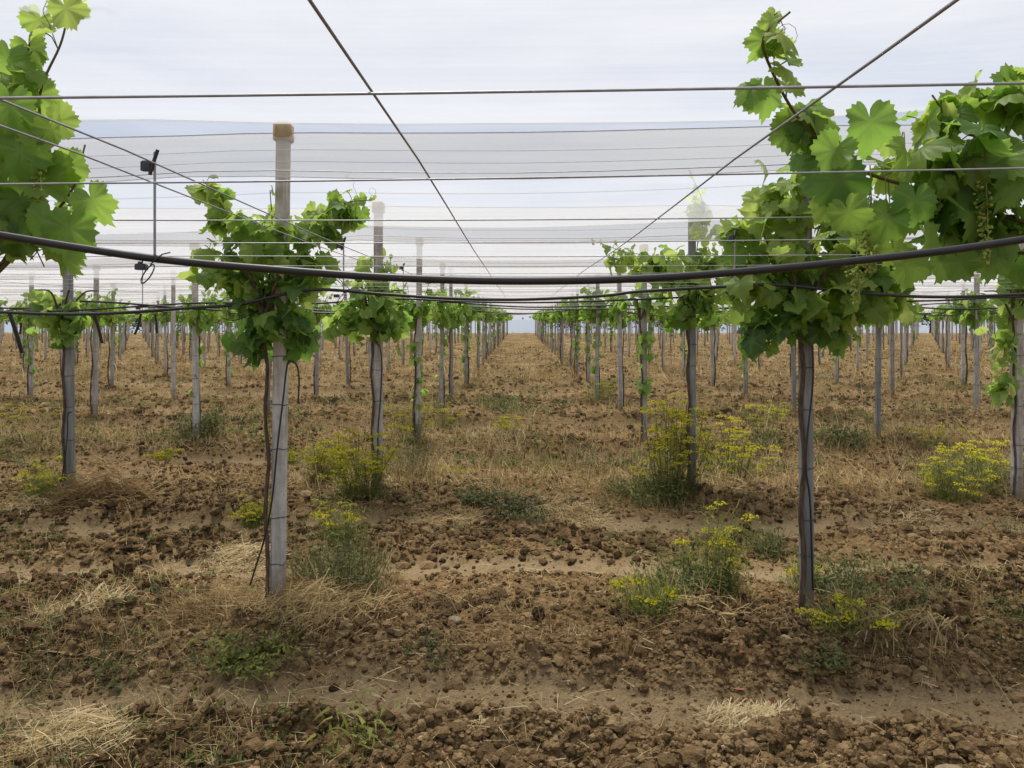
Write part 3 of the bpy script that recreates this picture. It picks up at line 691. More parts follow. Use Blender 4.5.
def gloc(r, c): x, y = POS[r, c]; return V3(x, y, float(gz(V3(x), V3(y), False)[0]))
VLAB = {}
def hero(r, c, Y, label, canes, blobs, leaf, nt, trunk=True, side=-1, rad=(.011, .009), sucker=None):
    loc = gloc(r, c) if (r, c) in POS else V3(col_x(c), row_y(r), 0.0)
    root = empty('grapevine', loc); L = Leaves(); st = MB()
    hx = loc[0]; head = V3(hx + side * .02, loc[1] - .02, 1.62)
    if trunk:
        t = side * .033
        pts = [(hx + t * 1.5, loc[1] - .04, -.05), (hx + t * 1.0, loc[1] - .045, .22), (hx + t * 1.45, loc[1] - .04, .5), (hx + t * .9, loc[1] - .045, .78), (hx + t * 1.5, loc[1] - .04, 1.02), (hx + t * 1.1, loc[1] - .045, 1.25), (hx + t * 1.7, loc[1] - .05, 1.42), (hx + t * 1.9, loc[1] - .06, 1.66)]
        trunk_mesh(pts, [rad[0], rad[0] * .9, rad[1]]).build('trunk', M_BARK, root, loc)
        arm = MB()
        for a in (.5, 2.3, 3.9, 5.3):
            e = head + V3(math.cos(a) * .25, math.sin(a) * .25, .15); tube(arm, smooth_path([(hx + t * 1.8, loc[1] - .05, 1.5), (head + e) / 2 + V3(0, 0, .05), e], 5), [.011, .006], 6, .2, .2)
        arm.build('arm', M_BARK, root, loc)
    for (px, py, rx, ry, n, tone, *dy) in blobs:
        Yb = Y + (dy[0] if dy else 0); k = Yb / F
        blob(L, st, P(px, py, Yb), V3(rx * k, max(rx, ry) * k * .85, ry * k), n, leaf, tone, nt, None, .05 if nt >= 16 else 0)
    for pts, kw in canes:
        cane(L, st, [P(a, b, Y + (q[0] if q else 0)) for a, b, *q in pts], kw.pop('r', .005), kw.pop('leaf', leaf), kw.pop('gap', .055), kw.pop('t0', .45), kw.pop('t1', .8), nt, **kw)
    L.finish('foliage', root, loc); st.build('cane', M_CANE, root, loc)
    tag(root, label, 'grapevine', 'grapevines on the trellis')
    HERO[(r, c)] = root; return root, loc
HERO = {}
# vine on the nearest pale post
v, l = hero(1, -1, 4.12, 'large grapevine crown on the tall tan capped post left of the aisle',
     [([(270, 300), (240, 235), (218, 200), (203, 180)], dict(gap=.045, leaf=.11)), ([(275, 290), (320, 235), (342, 205), (372, 200)], dict(gap=.04, tend=2)),
      ([(268, 300), (272, 230), (270, 190)], dict(gap=.06, leaf=.10)), ([(255, 300), (222, 260), (205, 245)], dict(gap=.05)), ([(280, 300), (310, 275), (318, 250)], dict(gap=.05)),
      ([(262, 310), (235, 320), (222, 318)], dict(gap=.05, t1=.5)), ([(275, 300), (305, 320), (318, 345)], dict(gap=.05, t1=.5))],
     [(262, 250, 48, 36, 68, .72), (236, 282, 30, 36, 38, .72), (268, 320, 28, 28, 46, .42), (306, 275, 24, 30, 30, .68), (343, 212, 22, 14, 24, .68), (322, 232, 22, 14, 16, .7), (250, 345, 14, 20, 18, .35), (300, 330, 10, 20, 14, .45), (222, 215, 14, 16, 10, .75), (205, 262, 12, 20, 8, .75), (208, 188, 10, 8, 5, .75)], .108, 32)
# vine on the dark post right of the aisle
v, l = hero(1, 0, 4.18, 'wide leafy grapevine crown over the dark grey post right of the aisle',
     [([(800, 300), (770, 250), (762, 215), (775, 190)], dict(gap=.045, t0=.6, t1=.9)), ([(800, 300), (750, 285), (722, 270)], dict(gap=.045, t0=.55)), ([(805, 300), (850, 280), (885, 290)], dict(gap=.045)),
      ([(800, 330), (775, 340), (758, 350), (752, 362)], dict(gap=.05, t1=.5)), ([(810, 320), (840, 330), (852, 350)], dict(gap=.05, t1=.6)), ([(800, 300), (815, 240), (830, 205)], dict(gap=.05, t0=.6))],
     [(795, 255, 66, 42, 84, .85), (752, 288, 32, 28, 38, .8), (800, 316, 42, 22, 56, .5), (852, 288, 38, 36, 50, .7), (778, 208, 36, 30, 46, .92), (818, 180, 28, 28, 28, .88), (880, 300, 26, 18, 26, .7), (758, 330, 12, 20, 14, .45), (840, 335, 14, 16, 12, .55), (745, 265, 20, 16, 18, .75), (850, 235, 30, 30, 44, .7), (890, 265, 22, 26, 30, .6), (740, 235, 14, 16, 14, .85)], .118, 32, side=-1, rad=(.014, .011))  # yellower tone of the upper leaves paints in their backlit glow
hero(2, -1, 6.92, 'grapevine on the second post with a tan cap left of the aisle',
     [([(376, 320), (350, 290), (330, 270)], dict(gap=.06)), ([(376, 320), (385, 280), (392, 255)], dict(gap=.06)), ([(376, 320), (405, 300), (408, 285)], dict(gap=.06))],
     [(365, 312, 36, 24, 90, .66), (345, 325, 18, 18, 30, .58), (388, 330, 18, 16, 28, .5), (378, 285, 22, 18, 26, .75), (372, 268, 14, 18, 14, .8)], .112, 16)
hero(2, 0, 6.92, 'bright grapevine reaching sideways and upwards from the dark post between the fennels',
     [([(692, 300), (660, 260), (625, 252), (592, 240)], dict(gap=.06, t0=.65, t1=.9)), ([(692, 300), (698, 240), (703, 205), (688, 168)], dict(gap=.075, t0=.75, t1=.95)), ([(692, 300), (655, 265), (640, 255)], dict(gap=.06, t0=.6)), ([(692, 300), (740, 285)], dict(gap=.06))],
     [(690, 280, 36, 24, 90, .75), (655, 265, 28, 14, 40, .82), (705, 308, 26, 18, 40, .5), (715, 262, 20, 24, 34, .82), (678, 320, 14, 12, 16, .5), (697, 215, 9, 30, 16, .9), (622, 258, 22, 10, 18, .85)], .115, 16, rad=(.015, .011))
hero(2, -2, 6.96, 'compact bright grapevine on the grey post beside the straw heap',
     [([(66, 330), (45, 310)], dict(gap=.06)), ([(66, 330), (88, 305)], dict(gap=.06))], [(65, 318, 24, 20, 70, .75), (66, 335, 15, 12, 22, .4), (48, 302, 12, 10, 10, .75)], .12, 16)
hero(2, 1, 6.96, 'trailing yellow green grapevine on the pale post at the picture edge',
     [([(1012, 300), (1006, 340), (1002, 370), (1000, 400)], dict(gap=.05, t0=.7, t1=.9)), ([(1015, 300), (990, 270)], dict(gap=.06))], [(1014, 285, 30, 24, 50, .6), (1004, 350, 8, 30, 18, .75), (1002, 390, 10, 12, 12, .8)], .12, 16)
hero(3, 0, 9.72, 'slim grapevine with green shoots all down its post, third right of the aisle',
     [([(650, 305), (632, 290)], dict(gap=.08)), ([(648, 310), (672, 292)], dict(gap=.08))], [(648, 300, 26, 14, 46, .6), (645, 345, 5, 22, 18, .6), (644, 385, 5, 18, 14, .6)], .12, 16)
# the two vines beside the camera: their shoots hang into the frame, trunks stand just outside it
lv, ll = hero(0, -1, 1.85, 'large close grapevine hanging down over the upper corner, its leaves near the lens, left',
     [([(-40, 320, .1), (10, 250), (42, 170), (40, 95), (62, 40), (72, -12)], dict(gap=.085, leaf=.10, t0=.6, t1=.9, pet=.05, tend=2)), ([(-30, 300), (30, 240), (72, 190), (85, 145, .05)], dict(gap=.10, t0=.55, t1=.8)),
      ([(-60, 200, -.1), (-10, 140), (20, 90), (30, 40)], dict(gap=.08, t0=.5, t1=.7)), ([(-40, 280), (20, 255), (55, 235), (85, 215)], dict(gap=.09, t0=.45, t1=.65))],
     [(-2, 125, 22, 44, 9, .55), (4, 205, 30, 26, 9, .55), (22, 85, 18, 20, 3, .6), (40, 248, 34, 8, 3, .5), (-50, 170, 46, 90, 30, .45)], .100, 48)
Lh = Leaves()
hp = [(70, 228, .1, .16, .38), (48, 222, -.3, .14, .42), (92, 200, .5, .125, .5), (18, 235, -.1, .13, .36), (8, 60, -.2, .14, .42), (30, 50, .3, .12, .55), (38, 95, .2, .13, .5), (10, 105, -.1, .15, .4), (20, 150, .1, .15, .42), (52, 130, .1, .12, .62), (50, 170, .3, .13, .6), (70, 165, .2, .12, .5), (8, 185, 0, .14, .4), (40, 20, -.3, .10, .65), (66, 8, .5, .11, .75)]
Lh.put(np.array([P(a, b, 1.76 + .02 * (i % 7)) for i, (a, b, *_) in enumerate(hp)]), np.array([(q[2], .05, -1) for q in hp]), np.array([(-q[2] * .5, -1, .3 + .1 * (i % 4)) for i, q in enumerate(hp)]), np.array([q[3] * .82 for q in hp]), np.array([q[4] + .12 for q in hp]), 48)
Lh.finish('foliage', lv, ll)
bunch(P(38, 160, 1.8), .11, .022, 60, lv, ll, .85); bunch(P(75, 190, 1.85), .13, .022, 60, lv, ll, .85)
rv, rl = hero(0, 0, 1.92, 'large close grapevine with hanging flower clusters over the upper right corner',
     [([(1110, 250, -.2), (1000, 215), (930, 185), (860, 165), (812, 110), (800, 62), (812, 28), (838, 8)] if False else [(1110, 250, -.2), (1000, 215), (920, 190), (850, 165), (800, 120, -.05), (768, 62, -.17), (765, 35, -.2), (790, 12, -.2)], dict(gap=.072, r=.006, leaf=.105, t0=.45, t1=.75, pet=.05, tend=3)),
      ([(1100, 200, -.1), (1020, 150), (960, 130), (932, 95)], dict(gap=.06, t0=.5, t1=.7)), ([(1110, 200), (1040, 130), (1008, 95), (1004, 78)], dict(gap=.06, t0=.5, t1=.75)),
      ([(1090, 260), (1000, 250), (950, 235), (905, 215)], dict(gap=.06, t0=.25, t1=.45)), ([(860, 165), (830, 150), (790, 120)], dict(gap=.06, leaf=.12, t0=.3, t1=.4))],
     [(930, 160, 56, 28, 22, .65), (985, 180, 44, 36, 24, .55), (1006, 105, 28, 28, 16, .8), (940, 118, 26, 20, 9, .8), (955, 212, 48, 18, 14, .4), (1010, 232, 28, 20, 9, .45), (800, 118, 22, 18, 6, .6), (1075, 160, 50, 80, 30, .45), (770, 50, 10, 18, 2, .8, -.18)], .102, 48)
Rh = Leaves()
Rh.put(np.array([P(870, 122, 1.85), P(838, 180, 1.85), P(765, 92, 1.9), P(752, 88, 1.9), P(812, 118, 1.88), P(790, 130, 1.9), P(905, 265, 1.85), P(778, 50, 1.73), P(782, 68, 1.75), P(764, 40, 1.73), P(915, 200, 1.8), P(770, 22, 1.72)]),
       np.array([(.1, 0, -1), (.2, 0, -1), (.2, 0, -.9), (-.9, .2, -.5), (.5, 0, -.7), (-.1, 0, -1), (.1, 0, -1), (1, 0, -.2), (1, .1, -.25), (-.4, 0, -1), (-.1, 0, -1), (-.4, 0, -.6)]),
       np.array([(0, -1, .35), (-.2, -1, .3), (.1, -1, .3), (-.2, -.8, .6), (.3, -1, .4), (-.2, -1, .2), (.1, -1, .3), (0, -.7, .8), (.1, -.7, .7), (.4, -1, .2), (0, -1, .25), (-.3, -.8, .6)], float),
       V3(.13, .135, .105, .09, .115, .10, .10, .08, .08, .075, .11, .05), V3(.48, .35, .5, .6, .42, .55, .6, .78, .76, .6, .38, .8), 48)
hq = [(848, 212, .2, .115, .5), (888, 218, -.2, .12, .42), (925, 238, .1, .115, .45), (893, 248, .3, .10, .6), (942, 262, -.2, .11, .45), (868, 236, -.1, .10, .55), (835, 150, -.3, .11, .4), (905, 150, .2, .12, .6), (960, 262, .3, .10, .4), (828, 205, -.4, .10, .6)]
Rh.put(np.array([P(a, b, 1.78 + .035 * (i % 6)) for i, (a, b, *_) in enumerate(hq)]), np.array([(q[2] * 2, .05, -1) for q in hq]), np.array([(((i * 7) % 5 - 2) * .35, -1, .1 + .3 * (i % 4)) for i, q in enumerate(hq)]), np.array([q[3] * .86 for q in hq]), np.array([q[4] + .12 for q in hq]), 48)
cs = MB()
for a, b, *_ in hq: e = P(a, b, 1.86); tube(cs, smooth_path([e, e + V3(.01, .03, .05), P(a * .6 + 880 * .4, 172, 1.93)], 4), .0016, 4, .8)
cs.build('petiole', M_CANE, rv, rl)
Rh.finish('foliage', rv, rl)
bunch(P(870, 190, 1.88), .20, .045, 230, rv, rl, .7); bunch(P(985, 170, 1.85), .22, .03, 110, rv, rl, .95); bunch(P(856, 262, 1.95), .10, .03, 70, rv, rl, .7)

def variant(k, nleaf, size, nt, spread, trunk=True, sucker=False, tone=.52):
    root = empty('grapevine', (0, 0, 0)); L = Leaves(); st = MB(); z0 = 1.66
    for i in range(4 + k % 3):
        a = rng.random() * 6.283; q = spread * (.55 + .6 * rng.random()); e = V3(math.cos(a) * q, math.sin(a) * q * .8, z0 + .08 + .35 * rng.random())
        cane(L, st, [(0, 0, z0 - .15), (e[0] * .5, e[1] * .5, z0 + .16), e], .005, size, .09 if nt < 16 else .07, tone, tone + .2, nt)
    for i in range(5):
        c = V3(rng.normal(0, spread * .42), rng.normal(0, spread * .35), z0 + rng.normal(.08, .12)); blob(L, st, c, V3(spread * .42, spread * .42, .17), nleaf // 5, size, tone + .1 + rng.normal(0, .08), nt, None, .04 if nt >= 16 else 0)
    if sucker:
        for i in range(3): blob(L, st, V3(rng.normal(-.03, .03), -.02, .6 + .3 * i), V3(.07, .07, .2), 9, size * .75, tone + .08, nt)
    sx = -.046
    trunk_mesh([(sx, -.03, -.05), (sx * 1.4, -.03, .45), (sx * .8, -.02, .9), (sx * 1.3, -.03, 1.25), (sx * .5, -.03, 1.6)], [.016, .012, .009]).build('trunk', M_BARK, root)
    L.finish('foliage', root, None); st.build('cane', M_CANE, root)
    return root
NV = [variant(k, 80 + 20 * (k % 3), .125, 16, .36 + .05 * (k % 3), sucker=(k % 3 == 1)) for k in range(5)]
FV = [variant(k, 55 + 15 * (k % 2), .145, 10, .36 + .04 * (k % 3), sucker=(k % 4 == 1), tone=.5) for k in range(5)]
for r, c in near:
    if (r, c) in HERO: continue
    if rnd.random() < .10 and r > 3: continue
    x, y = POS[r, c]
    pr = (NV if r <= 6 else FV)[rnd.randrange(5)]
    o = use(pr); o.location = (x, y, float(gz(V3(x), V3(y), False)[0]))
    s = rnd.uniform(.65, 1.12) * (1.12 if r > 5 else 1); o.scale = (s * rnd.uniform(.85, 1.15), s * rnd.uniform(.85, 1.15), rnd.uniform(.95, 1.04)); o.rotation_euler.z = rnd.uniform(-.6, .6) + rnd.choice((0, math.pi))
    if r <= 6 and abs(c + .5) < 5: lb = 'grapevine on the post ' + post_label(r, c)
    else: lb = 'small distant grapevine in the far or outer rows, ' + ('left of the aisle' if c < 0 else 'right of the aisle')
    tag(o, lb, 'grapevine', 'grapevines on the trellis')
for q in PROTO + FARP + NV + FV:
    if id(q) not in used:
        for ch in list(q.children): bpy.data.objects.remove(ch)
        bpy.data.objects.remove(q)
mb = Leaves(); st = MB()
for r, c in far:
    if rnd.random() < .2: continue
    x, y = col_x(c), row_y(r); blob(mb, st, V3(x, y, 1.72), V3(.5, .5, .28), 32, .22, .5, 10)
o = mb.finish('far_vines', None, None); tag(o, 'last rows of grapevines at the end of the field', None, None, 'stuff')

# ------------------------------------------------------------------ hail nets: one gable of netting over each cross row of posts
OR = ['', 'first', 'second', 'third', 'fourth', 'fifth', 'sixth', 'seventh']
def net(r, ridge_h, eave_h, half, slope, label, dy=0.0):
    yc = row_y(r) + dy; loc = (0, yc, 0); root = empty('hail_net', loc)
    xm = max(9, .8 * yc + 4); nx = int(xm * 2 / .35); xs = np.linspace(-xm, xm, nx)
    sag = lambda x, y: -.022 * np.abs(np.sin((x + 1.285) / 2.82 * math.pi))**.7 * (1 if r < 12 else 0)
    def zz(x, v):      # v -1..1 across the gable
        h = ridge_h + (eave_h - ridge_h) * abs(v) - .05 * np.sin(math.pi * abs(v))
        return EYE + h + slope * x + sag(x, v) * (1 + abs(v)) + .012 * (vn(x * 1.3 + r * 9, np.full_like(x, v * 3), 5) - .5)
    vs = np.linspace(-1, 1, 13)
    pts = np.stack([np.stack([xs, np.full(nx, yc + v * half) + .02 * np.sin(xs * .9 + v), zz(xs, v)], 1) for v in vs])
    f = [[i * nx + j, i * nx + j + 1, (i + 1) * nx + j + 1, (i + 1) * nx + j] for i in range(len(vs) - 1) for j in range(nx - 1)]
    mb = MB(); mb.add(pts.reshape(-1, 3), f); mb.build('mesh', M_NET, root, loc)
    for v, rad, nm, mt in ((-1, .0014, 'hem_cord', M_CORD), (1, .0014, 'hem_cord', M_CORD), (0, .003, 'ridge_wire', M_CORD), (-.5, .0013, 'cord', M_CORD), (-.28, .0012, 'cord', M_CORD), (-.76, .0022, 'cord', M_WIRE), (.5, .0013, 'cord', M_CORD)):
        if (r > 4 or r == 0) and nm == 'cord': continue
        y = yc + v * half
        t = MB(); tube(t, np.stack([xs, np.full(nx, y) + .02 * np.sin(xs * .9 + v), zz(xs, v) + .004], 1), rad * (1 if r < 4 else .8), 5); t.build(nm, mt, root, loc)
    tag(root, label, 'net', 'white hail nets over the rows')
net(0, 1.06, .615, .95, .0176, 'white hail net stretched overhead, closest to the viewer')
net(1, 1.01, .63, .85, .0176, 'white hail net over the first cross row, its ridge on the tan capped post')
for r in range(2, 29):
    net(r, 1.01 if r == 2 else 1.0, .625, .85, .004 if r < 4 else 0, f'white hail net over the {OR[r]} cross row of posts' if r < 6 else 'distant white hail net behind the fifth cross row', .02)

# ------------------------------------------------------------------ wires along the rows
for X, h, y0, y1, lb in ((-.169, .26, .25, 60, 'steel wire running down the middle of the sky towards the end of the aisle'), (.344, .26, .25, 60, 'steel wire slanting up to the right above the aisle'),
                        (-.665, .283, .3, 50, 'steel wire carrying the near hose bracket, upper one of the slanting pair on the left'), (-.75, .280, .3, 50, 'steel wire of the slanting pair on the left, lower one'),
                        (1.60, .27, .6, 50, 'steel wire through the crowns of the vines right of the aisle'), (-4.08, .30, 2, 50, 'steel wire over the outer line of vines left of the aisle'), (4.50, .30, 2, 50, 'steel wire over the outer line of vines right of the aisle')):
    mb = MB(); ys = np.concatenate([np.linspace(y0, 20, 40), np.linspace(22, y1, 14)])
    tube(mb, np.stack([np.full(len(ys), X) + .004 * np.sin(ys), ys, EYE + h - .010 * np.abs(np.sin((ys - ROW0) / DROW * math.pi))], 1), .0017, 5)
    tag(mb.build('trellis_wire', M_WIRE, None, (X, y0, EYE + h)), lb, 'wire', 'steel trellis wires')
# ------------------------------------------------------------------ wires across the rows, at the height of the crowns
WL = ['steel wire crossing the whole sky above the nets, the topmost one', 'steel wire crossing in front of the tan capped post, second from the top', 'steel wire crossing the picture, third from the top', 'thin steel wire just below the third crossing one', 'thin steel wire crossing the crowns, fifth from the top']
Yw, k = .855, 0
for k in range(26):
    h = .255; sl = .0176 if k < 2 else (.006 if k < 4 else .002); xm = 9 + .9 * Yw; xs = np.linspace(-xm, xm, 90); mb = MB()
    tube(mb, np.stack([xs, np.full(90, Yw) + .004 * np.sin(xs * 2 + k), EYE + h + sl * 2.5 * np.tanh(xs / 2.5) - .006 * np.abs(np.sin((xs + 1.285) / 2.82 * math.pi))], 1), (.0018 if k < 6 else .0014), 5)
    tag(mb.build('cross_wire', M_WIRE, None, (0, Yw, EYE + h)), WL[k] if k < 5 else 'one of the many faint steel wires crossing over the rows further down the field', 'wire', 'steel wires crossing the rows')
    Yw += .52 if k < 1 else (.58 if k < 12 else .9)
# ------------------------------------------------------------------ irrigation hoses slung across the rows
def hose(pts, r, label):
    mb = MB(); p = smooth_path(pts, 10); tube(mb, p, r, 10)
    tag(mb.build('irrigation_hose', M_HOSE, None, p[0]), label, 'hose', 'black irrigation hoses')
hose([V3(x, 1.45, EYE + z) for x, z in ((-9.6, .30), (-8.2, .08), (-6.8, .29), (-5.4, .08), (-4.05, .30), (-2.7, .14))] + [P(a, b, 1.45) for a, b in ((-300, 176), (-160, 207), (0, 235), (150, 258), (280, 270), (400, 278), (520, 281), (640, 278.5), (760, 270), (900, 256), (1000, 243), (1140, 220), (1300, 190))] + [V3(x, 1.45, EYE + z) for x, z in ((2.9, .09), (4.4, .30), (5.85, .08), (7.3, .29), (8.7, .09), (10.2, .3))], .0076, 'thick black irrigation hose sagging right across the picture in front')
hose([P(a, b, 4.02) for a, b in ((-120, 303), (0, 312), (90, 314), (190, 308), (240, 304), (310, 290), (380, 294), (450, 298.5), (520, 299.5), (600, 296), (640, 291.5), (720, 287), (780, 285), (860, 293), (940, 297), (1030, 294), (1120, 290))], .0085, 'second black irrigation hose from the front')

hose([P(a, b, 6.82) for a, b in ((-60, 312), (60, 311), (200, 303), (300, 304), (395, 299), (460, 301.5), (540, 302.5), (640, 299.5), (720, 296), (820, 299), (920, 301), (1010, 297), (1080, 297))], .0085, 'third black irrigation hose from the front, at middle distance')
hose([P(a, b, 6.75) for a, b in ((80, 301), (120, 303), (170, 307), (230, 311))], .009, 'short slack black hose beside the compact bright vine')
for r, yy in ((3, 10.7), (4, 13.5), (5, 16.3), (6, 19.1), (7, 21.9)):
    pts = []
    for c in range(-9, 9):
        x = col_x(c); pts.append((x, yy + rnd.gauss(0, .05), EYE + .20 + rnd.gauss(0, .04))); pts.append((x + 1.4, yy, EYE + .12 + rnd.gauss(0, .05)))
    hose(pts, .011, f'thin looking black hose over the {["", "", "", "third", "fourth", "fifth", "sixth", "seventh"][r]} alley, further down the field')
# hanger rods with clip
def rod(X, Y, h0, h1, label, k=1.0):
    root = empty('hose_hanger', (X, Y, EYE + h0)); loc = (X, Y, EYE + h0)
    a = MB(); tube(a, [(X, Y, EYE + h0), (X, Y, EYE + (h0 + h1) / 2), (X, Y, EYE + h1 + .03 * k)], .0042 * k, 6); a.build('rod', M_WIRE, root, loc)
    c = MB(); box(c, (X - .024 * k, Y, EYE + h1 - .012 * k), (.030 * k, .026 * k, .03 * k), .004 * k); tube(c, [(X - .012 * k, Y - .004, EYE + h1 - .04 * k), (X, Y - .004, EYE + h1), (X + .012 * k, Y - .004, EYE + h1 + .035 * k)], .006 * k, 6); c.build('clip', M_HOSE, root, loc)
    d = MB(); box(d, (X - .04 * k, Y, EYE + h0 - .018 * k), (.03 * k, .03 * k, .018 * k), .003 * k)
    t = np.linspace(0, 6.283, 20); tube(d, np.stack([X - .014 * k + k * (.012 * np.cos(t) + .016 * np.sin(t)), np.full(20, Y - .015 * k), EYE + h0 - .040 * k + .028 * k * np.sin(t)], 1), .0022 * k, 4)
    tube(d, [(X - .005 * k, Y - .018 * k, EYE + h0 - .012 * k), (X + .03 * k, Y - .018 * k, EYE + h0 + .018 * k), (X + .055 * k, Y - .018 * k, EYE + h0 + .024 * k)], .002 * k, 4); d.build('tie', M_HOSE, root, loc)
    tag(root, label, 'hanger', 'rods holding up the hoses')
rod(-.679, 1.45, .108, .292, 'steel hanger rod with black clip holding up the thick front hose', .62)
rod(-.909, 4.02, .135, .39, 'hanger rod with black clip beside the crown of the large left vine', .9)
rod(-1.02, 6.82, .145, .457, 'hanger rod with black clip right of the second tan capped post', .9)
rod(1.107, 4.02, .155, .43, 'hanger rod with black clip at the bright vine right of the aisle', .9)
rod(-3.30, 6.82, .11, .50, 'hanger rod with black clip over the field at the far left')
rod(-3.7, 10.7, .15, .55, 'smaller hanger rod behind the one over the field at the far left')
# slanting black drop pipes on the left
for i, (a, b, Y, lb) in enumerate((((9, 314), (22, 353), 8.3, 'slanting black drop pipe nearest the picture edge, longest one'), ((94, 315), (102, 343), 11, 'slanting black drop pipe behind the compact bright vine'), ((141, 315), (135, 334), 13.6, 'short black drop pipe leaning the opposite way to the others'), ((21, 318), (20, 334), 16.4, 'small dark drop pipe behind the longest one'), ((155, 315), (157, 333), 16.4, 'small dark drop pipe behind the one leaning the opposite way'))):
    mb = MB(); p0, p1 = P(*a, Y), P(*b, Y + .1); tube(mb, smooth_path([p0 + V3(0, 0, .03), (p0 * .5 + p1 * .5) + V3(.01, 0, 0), p1], 5), .022, 8)
    tag(mb.build('drop_pipe', M_HOSE, None, p0), lb, 'pipe', 'black drop pipes')
# thin drip tube down the nearest pale post
px0, py0 = POS[1, -1]; mb = MB(); yq = py0 - .052
tube(mb, smooth_path([P(298, 404, 4.06), P(299, 380, 4.06), P(297, 366, 4.06), P(291, 361, 4.06), P(287, 366, 4.06), P(283, 400, 4.06), P(277, 450, 4.06), P(272, 500, 4.06), P(264, 540, 4.06), P(256, 566, 4.1), P(250, 585, 4.1)], 7), .0048, 6)
tag(mb.build('drip_tube', M_HOSE, None, P(298, 404, 4.06)), 'thin black drip tube looped over the tall tan capped post and trailing to the soil', 'tube', 'thin drip tubes')
mb = MB(); tube(mb, smooth_path([P(812, 335, 4.14), P(813, 380, 4.13), P(807, 440, 4.13), P(806, 470, 4.12), P(810, 500, 4.13), P(812, 560, 4.13), P(813, 590, 4.15)], 7), .0055, 6)
tag(mb.build('drip_tube', M_HOSE, None, P(812, 335, 4.14)), 'thin black drip tube down the dark grey post right of the aisle', 'tube', 'thin drip tubes')
mb = MB(); tube(mb, smooth_path([P(374, 340, 6.85), P(381, 352, 6.85), P(381, 390, 6.86), P(378, 430, 6.86), P(377, 470, 6.86)], 7), .006, 6)
tag(mb.build('drip_tube', M_HOSE, None, P(374, 340, 6.85)), 'thin black drip tube down the second tan capped post', 'tube', 'thin drip tubes')
mb = MB(); tube(mb, smooth_path([P(72, 412, 6.9), P(68, 415, 6.9), P(67, 440, 6.9), P(63, 470, 6.9), P(60, 484, 6.9)], 7), .006, 6)
tag(mb.build('drip_tube', M_HOSE, None, P(72, 412, 6.9)), 'thin black drip tube on the grey post beside the straw heap', 'tube', 'thin drip tubes')

# ------------------------------------------------------------------ trees beyond the field
def tree(x, y, h, w, label, nm='tree'):
    h *= 1.45; z0 = float(gz(V3(x), V3(y), False)[0]); loc = (x, y, z0); root = empty(nm, loc)
    t = MB(); tube(t, smooth_path([(x, y, z0 - .3), (x + .1, y, z0 + h * .3), (x, y, z0 + h * .6)], 4), [.16, .07], 7, .3, .2)
    for i in range(4):
        a = rng.random() * 6.28; tube(t, [(x, y, z0 + h * .35), (x + math.cos(a) * w * .2, y + math.sin(a) * w * .2, z0 + h * .5), (x + math.cos(a) * w * .4, y + math.sin(a) * w * .4, z0 + h * .7)], [.07, .03], 5)
    t.build('trunk', M_BARK, root, loc)
    c = MB(); n = 1500; k = 14; cc = np.stack([rng.normal(0, w * .26, k), rng.normal(0, w * .26, k), h * (.35 + .5 * rng.random(k))], 1)
    q = cc[rng.integers(0, k, n)] + rng.normal(0, 1, (n, 3)) * V3(w * .15, w * .15, h * .13) + V3(*loc); q[:, 2] = np.maximum(q[:, 2], z0 + .05)
    blades(c, q, headings(n, -30, 80), .3 + .3 * rng.random(n), .14 + .16 * rng.random(n), .3 * rng.random(n), np.clip(rng.normal(.45, .22, n), 0, 1), 2)
    c.build('crown', M_TREE, root, loc, False); tag(root, label, 'tree', 'trees beyond the field')
tree(6.0, 92, 2.2, 4.5, 'dark green bush in the gap at the end of the aisle', 'bush')
for i, (px, Y, h, w) in enumerate(((-10, 96, 3.6, 8), (45, 100, 3.0, 7), (100, 98, 3.4, 7), (150, 104, 2.6, 7), (215, 100, 3.0, 8), (290, 100, 3.2, 9), (400, 104, 2.4, 8), (180, 108, 3.4, 9), (75, 108, 3.6, 9), (640, 108, 2.6, 8), (850, 106, 3, 9), (340, 104, 2.4, 7), (690, 104, 2.4, 7), (760, 100, 2.8, 8), (930, 100, 3.0, 8), (1010, 96, 3.4, 8))):
    tree((px - VX) / F * Y, Y, h, w, 'dark green tree beyond the far end of the vines, ' + ('left of the aisle' if px < 500 else 'right of the aisle'))

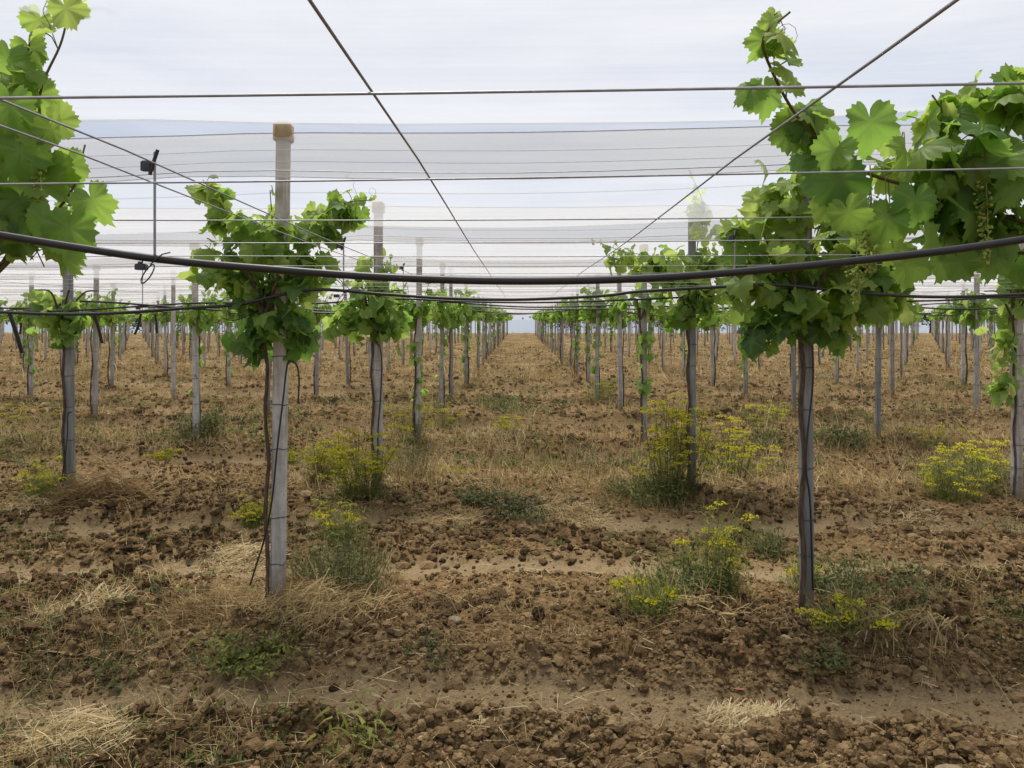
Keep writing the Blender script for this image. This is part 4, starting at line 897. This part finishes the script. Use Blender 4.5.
# ------------------------------------------------------------------ sky, sun, camera
w = bpy.data.worlds.new('World'); sc.world = w; w.use_nodes = True; nt = w.node_tree; nt.nodes.clear()
SUN_EL, SUN_AZ = math.radians(70), math.radians(-25)
sky = nt.nodes.new('ShaderNodeTexSky'); sky.sky_type = 'NISHITA'; sky.sun_disc = False; sky.sun_elevation = SUN_EL; sky.sun_rotation = SUN_AZ
tc = nt.nodes.new('ShaderNodeTexCoord'); mp = nt.nodes.new('ShaderNodeMapping'); mp.inputs['Scale'].default_value = (1.2, 1.2, 7)
nt.links.new(tc.outputs['Generated'], mp.inputs['Vector'])
n1 = N(nt, 'ShaderNodeTexNoise', Scale=1.6, Detail=6, Roughness=.55); nt.links.new(mp.outputs[0], n1.inputs['Vector'])
cloud = ramp(nt, n1.outputs['Fac'], [(.36, (2.95, 3.45, 4.45)), (.5, (3.95, 4.2, 4.85)), (.64, (4.7, 4.85, 5.35))])
mixn = mixc(nt, .9, sky.outputs[0], cloud)
bg = N(nt, 'ShaderNodeBackground', Strength=.1); nt.links.new(mixn, bg.inputs['Color'])
ow = nt.nodes.new('ShaderNodeOutputWorld'); nt.links.new(bg.outputs[0], ow.inputs['Surface'])
s = bpy.data.lights.new('sun', 'SUN'); s.energy = 3.4; s.angle = math.radians(18); s.color = (1, .95, .87)
so = bpy.data.objects.new('sun', s); COL.objects.link(so)
d = V3(math.sin(SUN_AZ) * math.cos(SUN_EL), math.cos(SUN_AZ) * math.cos(SUN_EL), math.sin(SUN_EL))
import mathutils
so.rotation_euler = mathutils.Vector(d).to_track_quat('Z', 'Y').to_euler()
cam = bpy.data.cameras.new('camera'); co = bpy.data.objects.new('camera', cam); COL.objects.link(co); sc.camera = co
co.location = (0, 0, EYE); co.rotation_euler = (math.radians(90), 0, 0)
cam.sensor_width = 36; cam.lens = 36 * F / 1024; cam.clip_end = 40000; cam.clip_start = .05
cam.shift_x = -(VX - 512) / 1024; cam.shift_y = -(384 - VY) / 1024
sc.view_settings.view_transform = 'Standard'; sc.view_settings.look = 'None'; sc.view_settings.exposure = .62; sc.view_settings.gamma = 1
sc.render.engine = 'CYCLES'
sc.cycles.transparent_max_bounces = 96; sc.cycles.max_bounces = 7; sc.cycles.diffuse_bounces = 3; sc.cycles.transmission_bounces = 4
